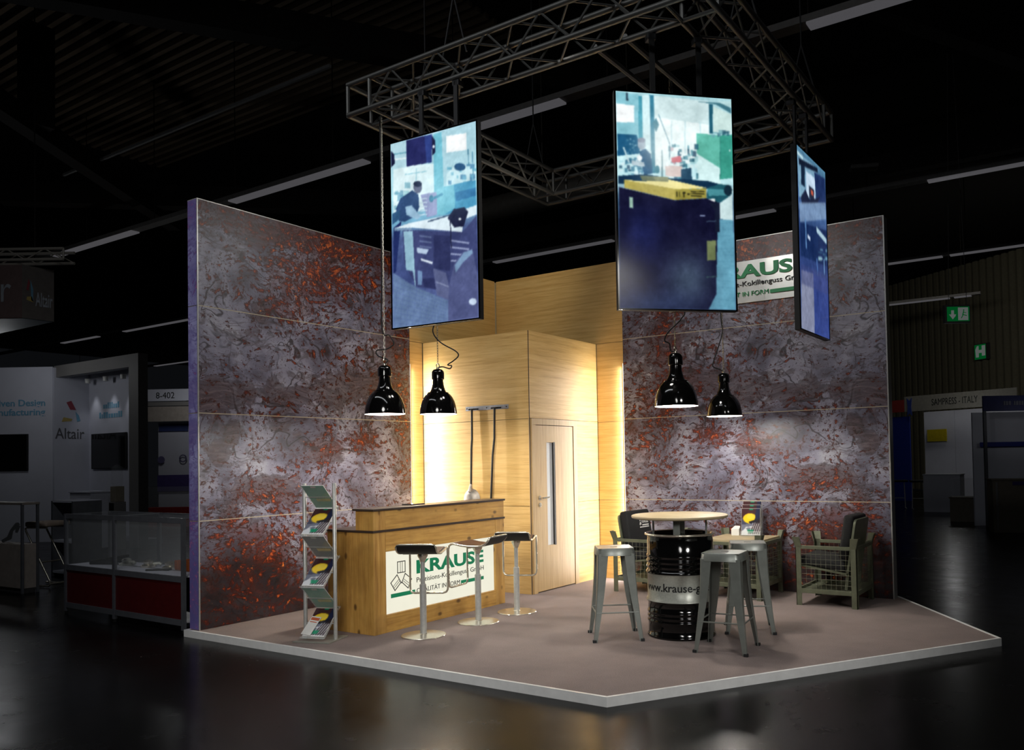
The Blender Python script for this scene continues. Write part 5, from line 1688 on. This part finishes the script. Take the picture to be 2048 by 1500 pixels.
# ------------------------------------------------------------------ red glass display case
cs = thing('display_case', 'long glass display case on a dark red base, behind the left wall end', 'display case', (-1.35, -4.17, FZ))
X0, X1, Y0c, Y1c = -1.14, 1.32, -0.25, 0.22
CG = pm('case_frame', (104, 106, 112), 0.4, 0.4)
CR = pm('dark_red_panel', (74, 8, 10), 0.5)
CXS = (X0, X0 + 0.985, X0 + 2.20)
for i, x in enumerate(CXS):
    for y in (Y0c, Y1c):
        MB().box(x - 0.017, x + 0.017, y - 0.017, y + 0.017, 0.03, 1.08).build('post', CG, cs)
        MB().box(x - 0.012, x + 0.012, y - 0.012, y + 0.012, 0.0, 0.03).build('foot', M['rubber'], cs)
for y in (Y0c, Y1c):
    for z0, z1 in ((0.07, 0.125), (0.475, 0.53), (1.03, 1.08)):
        for i in range(2):
            MB().box(CXS[i] + 0.018, CXS[i + 1] - 0.018, y - 0.012, y + 0.012, z0, z1).build('rail', CG, cs)
for i in range(2):
    a, b = CXS[i] + 0.018, CXS[i + 1] - 0.018
    MB().box(a, b, Y0c + 0.0, Y0c + 0.008, 0.125, 0.475).build('red_panel', CR, cs)
    MB().box(a, b, Y1c - 0.008, Y1c, 0.125, 0.475).build('red_panel', CR, cs)
    MB().box(a, b, Y0c + 0.012, Y1c - 0.012, 0.515, 0.53).build('shelf', BW, cs)
    MB().box(a, b, Y0c, Y0c + 0.005, 0.53, 1.03).build('glass_pane', M['glass'], cs)
    MB().box(a, b, Y1c - 0.005, Y1c, 0.53, 1.03).build('glass_pane', M['glass'], cs)
    MB().box(a, b, Y0c + 0.012, Y1c - 0.012, 1.07, 1.078).build('glass_top', M['glass'], cs)
# exhibits inside
CZ = FZ + 0.53
ex = thing('black_casting', 'black machined casting lying in the left half of the red display case', 'casting', (-2.05, -4.2, CZ), 0.35)
MB().box(-0.20, 0.12, -0.05, 0.0, 0.0, 0.035).box(-0.06, 0.20, -0.03, 0.05, 0.02, 0.06).build('body', M['black'], ex, bevel=0.006)
MB().tube([(-0.2, -0.02, 0.03), (0.2, 0.06, 0.085)], 0.015, 8).build('arm', M['iron'], ex, smooth=40)
for i, (x, y, lb) in enumerate(((-1.76, -4.16, 'flat pale casting in the left half of the red display case'), (-1.36, -4.15, 'bright metal elbow casting just right of the case middle post'), (-1.02, -4.12, 'small bright metal valve casting in the right half of the red case'))):
    ex = thing('metal_casting', lb, 'casting', (x, y, CZ), i * 0.7)
    MB().lathe([(0, 0), (0.07, 0), (0.075, 0.02), (0.045, 0.035), (0.05, 0.06), (0.02, 0.075), (0, 0.075)], 18).build('body', M['chrome'] if i else M['silver'], ex, smooth=35)
    MB().tube([(0, 0, 0.03), (0.10, 0.02, 0.035), (0.12, 0.02, 0.02)], 0.018, 10).build('spout', M['silver'], ex, smooth=40)
ex = thing('metal_wrench', 'dark open-ended tool lying in the right half of the red display case', 'tool', (-0.98, -4.28, CZ), 0.6)
MB().box(-0.11, 0.08, -0.012, 0.012, 0.0, 0.018).build('shank', M['iron'], ex, bevel=0.003)
MB().prism([(0.07, -0.02), (0.13, -0.035), (0.13, -0.012), (0.10, 0.0), (0.13, 0.012), (0.13, 0.035), (0.07, 0.02)], 0.0, 0.02).build('jaw', M['iron'], ex)
ex = thing('orange_core', 'orange ribbed sand core block in the right half of the red display case', 'casting core', (-0.62, -4.10, CZ), -0.1)
om = pm('orange_resin_sand', (150, 74, 22), 0.7)
for i in range(6):
    MB().box(-0.26 + i * 0.075, -0.192 + i * 0.075, -0.08, 0.08, 0.0, 0.095 + 0.008 * (i % 2)).build('segment', om, ex, bevel=0.006)

# ------------------------------------------------------------------ white glass case and cantilever stool, far left
wc_ = thing('glass_cabinet', 'white cabinet with glass top case cut by the left picture edge', 'display case', (-5.15, -4.0, FZ), 0.05)
MB().box(-0.75, 0.62, -0.02, 0.16, 0.06, 0.62).build('base', pm('cabinet_cream', (150, 140, 132), 0.6), wc_, bevel=0.004)
MB().box(-0.75, 0.62, 0.0, 0.14, 0.0, 0.06).build('plinth', BD, wc_)
for x in (-0.73, 0.63):
    for y in (-0.02, 0.16):
        MB().box(x - 0.014, x + 0.014, y - 0.014, y + 0.014, 0.0, 1.14).build('post', CG, wc_)
MB().box(-0.73, 0.63, -0.026, -0.020, 0.64, 1.12).build('glass_pane', M['glass'], wc_)
MB().box(-0.75, 0.65, -0.03, 0.18, 1.12, 1.15).build('top', pm('case_top', (130, 122, 114), 0.5), wc_, bevel=0.003)
ex = thing('metal_bracket', 'dark bent metal bracket inside the glass case at the left picture edge', 'casting', (-4.95, -3.93, FZ + 0.62), 0.05)
MB().tube([(-0.22, 0, 0.02), (-0.1, 0.02, 0.06), (0.0, 0.0, 0.16), (0.1, 0.02, 0.24), (0.16, 0, 0.22), (0.12, 0, 0.14)], [0.02, 0.03, 0.02, 0.03, 0.025, 0.015], 8).build('body', M['iron'], ex, smooth=50)
shf = thing('shelf_cabinet', 'open white shelf cabinet with beige back behind the cantilever stool', 'cabinet', (-5.75, -2.75, FZ), 0.0)
for x in (-0.30, 0.30):
    MB().box(x - 0.02, x + 0.02, -0.2, 0.2, 0.0, 1.10).build('side', CG, shf)
for z in (0.05, 0.50, 1.08):
    MB().box(-0.30, 0.30, -0.2, 0.2, z, z + 0.03).build('shelf', BW, shf)
MB().box(-0.28, 0.28, 0.17, 0.19, 0.05, 0.50).build('back', pm('beige_back', (112, 100, 74), 0.6), shf)
sl = thing('cantilever_stool', 'chrome cantilever bar stool with pale seat in front of the left cabinet', 'bar stool', (-5.02, -3.47, FZ), 0.25)
for s in (-1, 1):
    y = s * 0.15
    MB().tube([(0.12, y, 0.015), (-0.16, y, 0.015), (-0.20, y * 0.9, 0.02), (0.21, y, 0.02), (0.235, y, 0.05), (0.22, y, 0.10), (-0.20, y, 0.74), (-0.21, y, 0.775), (-0.18, y, 0.79), (0.18, y, 0.79)], 0.012, 8).build('frame', M['chrome'], sl, smooth=50)
MB().tube([(0.05, -0.15, 0.33), (0.05, 0.15, 0.33)], 0.010, 8).build('footrest', M['chrome'], sl, smooth=50)
MB().tube([(0.235, -0.15, 0.05), (0.235, 0.15, 0.05)], 0.012, 8).build('floor_bar', M['chrome'], sl, smooth=50)
MB().box(-0.19, 0.20, -0.18, 0.18, 0.80, 0.87).build('seat', pm('beige_seat', (150, 134, 120), 0.7), sl, bevel=0.02, smooth=60)

# ------------------------------------------------------------------ hanging cube sign and white truss, far left
hb = thing('hanging_sign_box', 'reddish grey hanging cube sign with blue underside at left', 'sign', (-8.0, -2.6, 3.93))
hp = pm('faded_red_fabric', (116, 96, 94), 0.7)
q = [(0.60, -0.17), (0.60, 0.80), (-1.8, 0.80), (-1.8, -0.55)]
# faces as separate panels
def wallq(name, a, b, z0, z1, mat, parent, th=0.03):
    a, b = Vector((*a, 0)), Vector((*b, 0))
    d = (b - a).normalized()
    n = Vector((d.y, -d.x, 0)) * th
    return MB().hexa([a + Vector((0, 0, z0)), b + Vector((0, 0, z0)), b - n + Vector((0, 0, z0)), a - n + Vector((0, 0, z0))],
                     [a + Vector((0, 0, z1)), b + Vector((0, 0, z1)), b - n + Vector((0, 0, z1)), a - n + Vector((0, 0, z1))]).build(name, mat, parent)


wallq('side_panel', (0.60, -0.17), (0.60, 0.30), 0.0, 0.85, pm('faded_grey_fabric', (104, 98, 94), 0.7), hb)
wallq('front_panel', (-1.5, -1.55), (0.60, -0.17), 0.0, 0.85, hp, hb)
MB().prism([(0.58, -0.15), (0.58, 0.29), (-1.5, 0.29), (-1.5, -1.50)], -0.005, 0.002).build('underside', pm('teal_underside', (60, 112, 128), 0.6), hb)
text_on('sign_lettering', 'Altair', 0.32, pm('pale_sign_print', (170, 176, 186), 0.6), hb, (0.606, 0.02, 0.22), (0, 1, 0), (0, 0, 1), extrude=0.002, width=0.255, offset=0.004)
flat_on('sign_mark', [[(0.02, 0.0), (0.12, -0.03), (0.10, 0.06), (0.03, 0.05)]], YEL, hb, (0.604, -0.13, 0.30), (0, 1, 0), (0, 0, 1))
flat_on('sign_mark', [[(0.0, 0.18), (0.03, 0.17), (0.05, 0.30), (0.03, 0.36)]], RED, hb, (0.604, -0.11, 0.28), (0, 1, 0), (0, 0, 1))
flat_on('sign_mark', [[(0.09, -0.02), (0.115, -0.04), (0.12, 0.16), (0.08, 0.30)]], BLUE, hb, (0.604, -0.13, 0.32), (0, 1, 0), (0, 0, 1))
fd = Vector((2.1, 1.38, 0)).normalized()
text_on('sign_lettering', 'r', 0.62, pm('pale_sign_print2', (170, 176, 186), 0.6), hb, Vector((0.60, -0.17, 0.26)) - fd * 0.33 + Vector((0.004, -0.006, 0)), fd, (0, 0, 1), extrude=0.002, width=0.16)
for x, y in ((0.4, 0.1), (-1.2, -0.9)):
    rod('hanger', (x, y, 0.85), (x, y, 6.47), 0.008, M['beam'], hb)
wt = thing('white_truss', 'white painted box truss above the hanging cube sign', 'truss', (-7.7, -2.97, 4.86))
WTm = pm('white_truss_paint', (176, 170, 160), 0.5)
td = Vector((0.83, 0.54, 0)).normalized()
tn = Vector((-td.y, td.x, 0))
P0, P1 = -td * 2.0, td * 1.02
for o_ in (Vector((0, 0, 0)), tn * 0.29, Vector((0, 0, 0.17)), tn * 0.29 + Vector((0, 0, 0.17))):
    rod('chord', P0 + o_, P1 + o_, 0.025, WTm, wt)
n = 10
for o_ in (Vector(), tn * 0.29):
    for i in range(n):
        a, b = P0 + (P1 - P0) * (i / n), P0 + (P1 - P0) * ((i + 1) / n)
        up = Vector((0, 0, 0.17))
        rod('brace', a + o_ + (up if i % 2 else Vector()), b + o_ + (Vector() if i % 2 else up), 0.010, WTm, wt, 6)
rod('upright', P1, P1 + Vector((0, 0, 0.17)), 0.018, WTm, wt)
for f in (0.2, 0.85):
    p = P0 + (P1 - P0) * f + Vector((0, 0, 0.17))
    rod('hanger', p, p + Vector((0, 0, 5.36)), 0.008, M['beam'], wt)

# ------------------------------------------------------------------ booth row behind the display case (number board)
nb = thing('numbered_booth', 'booth with white number board 8-402 beside the left printed wall', 'exhibition booth', (-14.0, 3.7, FZ))
d1 = Vector((0.845, 0.53, 0)).normalized()
def np_(s, z): return (-0.60 * d1 + d1 * s) + Vector((0, 0, z - FZ))
def slab(name, s0, s1, z0, z1, mat, off=0.0, th=0.05):
    n_ = Vector((d1.y, -d1.x, 0))
    a, b = np_(s0, 0) + n_ * off, np_(s1, 0) + n_ * off
    return MB().hexa([a + Vector((0, 0, z0)), b + Vector((0, 0, z0)), b - n_ * th + Vector((0, 0, z0)), a - n_ * th + Vector((0, 0, z0))],
                     [a + Vector((0, 0, z1)), b + Vector((0, 0, z1)), b - n_ * th + Vector((0, 0, z1)), a - n_ * th + Vector((0, 0, z1))]).build(name, mat, nb)
slab('number_board', -0.15, 1.6, 3.30, 3.62, BW)
slab('beam', -0.2, 1.6, 3.17, 3.28, BG)
slab('fascia', -0.25, 1.6, 2.75, 3.15, pm('warm_fascia', (150, 142, 134), 0.6))
slab('poster_wall', -0.1, 1.6, FZ + 0.0, 2.75, BW, -0.5)
slab('poster_head', -0.05, 0.75, 2.50, 2.70, pm('navy_print', (48, 62, 110), 0.6), -0.44, 0.01)
slab('purple_band', -0.1, 1.6, 0.85, 1.30, pm('purple_print', (74, 62, 120), 0.6), -0.44, 0.01)
slab('red_counter', -0.3, 1.6, FZ, 0.45, pm('booth_red', (150, 26, 24), 0.6), 0.35, 0.3)
slab('counter_glass', -0.3, 1.6, 0.45, 1.0, M['glass'], 0.35, 0.02)
a_ = np_(0.11, 0)
text_on('board_lettering', '8-402', 0.24, M['ink'], nb, a_ + Vector((d1.y, -d1.x, 0)) * 0.004 + Vector((0, 0, 3.37)), d1, (0, 0, 1), extrude=0.002, width=0.50)
ring = [(0.62 + 0.09 * math.cos(a), 0.09 * math.sin(a)) for a in np.linspace(0, 2 * PI, 20, endpoint=False)]
rq = outline(ring, 0.03)
n_ = Vector((d1.y, -d1.x, 0))
flat_on('printed_ring', rq, pm('lilac_print', (120, 116, 150), 0.6), nb, np_(0, 0) - n_ * 0.42 + Vector((0, 0, 1.75)), d1, (0, 0, 1))
flat_on('printed_disc', [[(0.02 + 0.10 * math.cos(a), 0.10 * math.sin(a)) for a in np.linspace(0, 2 * PI, 20, endpoint=False)]], pm('lilac_print2', (96, 92, 130), 0.6), nb, np_(0, 0) - n_ * 0.42 + Vector((0, 0, 1.72)), d1, (0, 0, 1))
add_light('POINT', 'numbered_booth_fill', (-12.6, 3.0, 3.2), (0, 0, 0), 14, shadow_soft_size=0.2)  # unseen point light added to brighten the numbered booth
add_light('POINT', 'neighbour_booth_fill', (-11.2, -1.6, 3.6), (0, 0, 0), 17, (0.95, 0.97, 1), shadow_soft_size=0.2)  # added fill, hanging unseen in front of the white booth

# ------------------------------------------------------------------ booths at right
sb = thing('fascia_booth', 'white shell booth with lettered fascia SAMPRESS - ITALY at right', 'exhibition booth', (3.0, 18.6, FZ))
fa, fb = Vector((1.2, 19.9, 0)), Vector((4.95, 18.22, 0))
fdv = (fb - fa).normalized()
fnv = Vector((fdv.y, -fdv.x, 0))
SO = Vector((3.0, 18.6, 0))


def sslab(name, s0, s1, z0, z1, mat, off=0.0, th=0.05, parent=None):
    a, b = fa + fdv * s0 - SO + fnv * off, fa + fdv * s1 - SO + fnv * off
    zz = lambda p, z: p + Vector((0, 0, z - FZ))
    return MB().hexa([zz(a, z0), zz(b, z0), zz(b - fnv * th, z0), zz(a - fnv * th, z0)], [zz(a, z1), zz(b, z1), zz(b - fnv * th, z1), zz(a - fnv * th, z1)]).build(name, mat, parent or sb)


FASC = pm('fascia_beige', (118, 116, 108), 0.6)
sslab('fascia', 0.35, 4.1, 2.90, 3.40, FASC, 0.0)
sslab('red_fascia', -0.3, 0.33, 2.90, 3.30, pm('dull_red', (120, 34, 28), 0.6), 0.02)
sslab('blue_wall', -0.3, 0.45, FZ, 2.75, pm('deep_blue', (10, 34, 120), 0.6), -0.1)
sslab('back_wall', 0.45, 1.55, FZ, 2.90, BW, -0.9)
sslab('back_wall', 1.56, 4.1, FZ, 2.90, BW, -0.9)
sslab('poster', 3.05, 3.7, 1.30, 2.5, pm('faded_poster', (110, 112, 124), 0.6, 0, 0.6, 4), -0.84, 0.02)
sslab('notice', 0.62, 1.32, 1.90, 2.30, pm('yellow_notice', (196, 176, 20), 0.6), -0.80, 0.02)
a = fa + fdv * 1.35 - SO + fnv * 0.006
text_on('fascia_lettering', 'SAMPRESS - ITALY', 0.30, M['ink'], sb, a + Vector((0, 0, 3.05 - FZ)), fdv, (0, 0, 1), extrude=0.002, width=1.55)
star = [(0.55 + (0.22 if i % 2 else 0.10) * math.cos(i * PI / 4) * 0.6, 3.05 + (0.42 if i % 2 else 0.2) * math.sin(i * PI / 4)) for i in range(8)]
a = fa - SO + fnv * 0.01
flat_on('blue_star', [star], pm('blue_star', (36, 54, 120), 0.6), sb, a - Vector((0, 0, FZ)), fdv, (0, 0, 1), 0.02)
add_light('POINT', 'fascia_booth_fill', (3.2, 17.6, 2.75), (0, 0, 0), 9, shadow_soft_size=0.2)  # added fill without a fixture, lifts the lettered booth
o = simple_box('white_counter', 'white counter standing inside the lettered booth at right', 'counter', 2.95, 3.85, 14.5, 15.3, 0.95, BW, rz=0.0)
MB().box(-0.42, 0.42, -0.38, 0.38, 0.0, 0.10).build('plinth', BD, o)
for i, (x, y, lb) in enumerate(((2.08, 15.8, 'black-seated bar stool beside the white counter, nearer the printed wall'), (2.62, 15.62, 'black-seated bar stool directly beside the white counter at right'))):
    s_ = thing('booth_stool', lb, 'bar stool', (x, y, FZ), 0.3, 'two black stools in the right booth')
    MB().box(-0.22, 0.22, -0.17, 0.17, 0.76, 0.82).build('seat', M['black'], s_, bevel=0.02)
    for sx in (-1, 1):
        MB().tube([(sx * 0.14, 0.12, 0.76), (sx * 0.15, 0.10, 0.3), (sx * 0.16, 0.16, 0.02), (sx * 0.16, -0.16, 0.015)], 0.014, 7).build('leg', M['alu'], s_, smooth=50)
    MB().tube([(-0.15, 0.10, 0.3), (0.15, 0.10, 0.3)], 0.010, 6).build('footrest', M['alu'], s_)
o = simple_box('glass_counter', 'low beige counter with small glass case in front of the right booth', 'counter', 4.05, 4.62, 11.35, 11.95, 0.50, pm('dull_beige', (96, 88, 76), 0.6))
MB().box(-0.27, 0.27, -0.28, 0.28, 0.56, 0.98).build('glass_case', M['glass'], o)
bb = thing('blue_fascia_booth', 'white booth with dark blue fascia cut by the right picture edge', 'exhibition booth', (5.6, 10.4, FZ))
ba, bbv = Vector((4.95, 9.98, 0)), Vector((7.6, 11.66, 0))
bd = (bbv - ba).normalized()
bn = Vector((bd.y, -bd.x, 0))
BO = Vector((5.6, 10.4, 0))


def bslab(name, s0, s1, z0, z1, mat, off=0.0, th=0.05):
    a, b = ba + bd * s0 - BO + bn * off, ba + bd * s1 - BO + bn * off
    zz = lambda p, z: p + Vector((0, 0, z - FZ))
    return MB().hexa([zz(a, z0), zz(b, z0), zz(b - bn * th, z0), zz(a - bn * th, z0)], [zz(a, z1), zz(b, z1), zz(b - bn * th, z1), zz(a - bn * th, z1)]).build(name, mat, bb)


bslab('fascia', 0.0, 3.1, 2.36, 2.68, pm('navy_fascia', (38, 44, 92), 0.6))
bslab('post', 0.0, 0.06, FZ, 2.36, CG)
bslab('back_wall', 0.0, 3.1, FZ, 2.36, BW, -0.5)
bslab('blue_stripe', 0.12, 3.1, 1.62, 1.72, pm('stripe_blue', (24, 40, 130), 0.6), -0.44, 0.01)
polys = []
x = 0.42
while x < 1.6:
    w = random.uniform(0.03, 0.06)
    polys.append([(x, 0), (x + w, 0), (x + w, 0.085), (x, 0.085)])
    x += w + 0.012 if random.random() > 0.12 else w + 0.06
o_ = flat_on('blurred_print', polys, pm('pale_fascia_print', (96, 98, 112), 0.6), bb, ba - BO + bn * 0.006 + Vector((0, 0, 2.48 - FZ)), bd, (0, 0, 1))
o_['kind'] = 'stuff'
o = simple_box('beige_counter', 'tall beige counter at the right picture edge under the blue fascia', 'counter', 5.10, 6.2, 8.95, 9.45, 0.98, pm('counter_beige', (112, 104, 90), 0.6), rz=0.3)
MB().box(-0.50, -0.46, -0.262, -0.252, 0.05, 0.98).build('panel', BG, o)
MB().box(-0.20, 0.15, -0.262, -0.252, 0.92, 0.99).build('nameplate', pm('purple_plate', (60, 50, 110), 0.6), o)
add_light('POINT', 'blue_booth_fill', (6.2, 9.9, 2.2), (0, 0, 0), 1.6, shadow_soft_size=0.2)  # unseen fill light added under the blue fascia

# exit signs
gx_ = em('exit_green', (0, 66, 26), 1.0)
wx_ = em('exit_white', (82, 86, 84), 1.0)
e1 = thing('exit_sign', 'green hanging exit sign with arrow and running figure', 'sign', (4.42, 10.75, 4.40), 0.0, 'green emergency exit signs')
ed = Vector((0.845, 0.53, 0)).normalized()
en = Vector((ed.y, -ed.x, 0))
def eplate(par, name, s0, s1, z0, z1, off, th, mat):
    a, b = ed * s0 + en * off, ed * s1 + en * off
    return MB().hexa([a + Vector((0, 0, z0)), b + Vector((0, 0, z0)), b - en * th + Vector((0, 0, z0)), a - en * th + Vector((0, 0, z0))],
                     [a + Vector((0, 0, z1)), b + Vector((0, 0, z1)), b - en * th + Vector((0, 0, z1)), a - en * th + Vector((0, 0, z1))]).build(name, mat, par)
eplate(e1, 'housing', -0.29, 0.27, -0.03, 0.37, 0.0, 0.10, BG)
eplate(e1, 'green_face', -0.24, 0.25, 0.01, 0.33, 0.006, 0.006, gx_)
eplate(e1, 'white_face', 0.0, 0.22, 0.03, 0.31, 0.011, 0.005, wx_)
flat_on('arrow', [[(-0.15, 0.20), (-0.12, 0.05), (-0.05, 0.13)], [(-0.20, 0.16), (-0.12, 0.05), (-0.04, 0.16)], [(-0.15, 0.14), (-0.09, 0.14), (-0.09, 0.25), (-0.15, 0.25)]], wx_, e1, en * 0.008, ed, (0, 0, 1))
flat_on('running_figure', [seg2((0.07, 0.08), (0.11, 0.15), 0.018), seg2((0.11, 0.15), (0.18, 0.13), 0.018), seg2((0.10, 0.15), (0.12, 0.22), 0.022), seg2((0.12, 0.20), (0.17, 0.19), 0.014), [(0.11, 0.235), (0.135, 0.235), (0.135, 0.265), (0.11, 0.265)]], gx_, e1, en * 0.013, ed, (0, 0, 1))
for s in (-0.2, 0.2):
    rod('hanger', ed * s + Vector((0, 0, 0.37)), ed * s * 0.3 + Vector((0, 0, 6.0)), 0.006, BG, e1)
e2 = thing('exit_sign', 'green wall exit sign with white pictogram on the corrugated hall wall', 'sign', (3.15, 26.12, 5.15), 0.0, 'green emergency exit signs')
ed, en = dv, nv
eplate(e2, 'housing', -0.28, 0.40, -0.05, 0.58, 0.0, 0.14, BD)
eplate(e2, 'green_face', -0.28, 0.24, -0.02, 0.55, 0.006, 0.006, gx_)
flat_on('pictogram', [[(-0.22, 0.06), (-0.08, 0.06), (-0.08, 0.50), (-0.16, 0.50), (-0.24, 0.36)], [(0.06, 0.10), (0.22, 0.10), (0.22, 0.50), (0.06, 0.50)], [(-0.08, 0.22), (0.06, 0.22), (0.06, 0.34), (-0.08, 0.34)]], wx_, e2, en * 0.008, ed, (0, 0, 1))
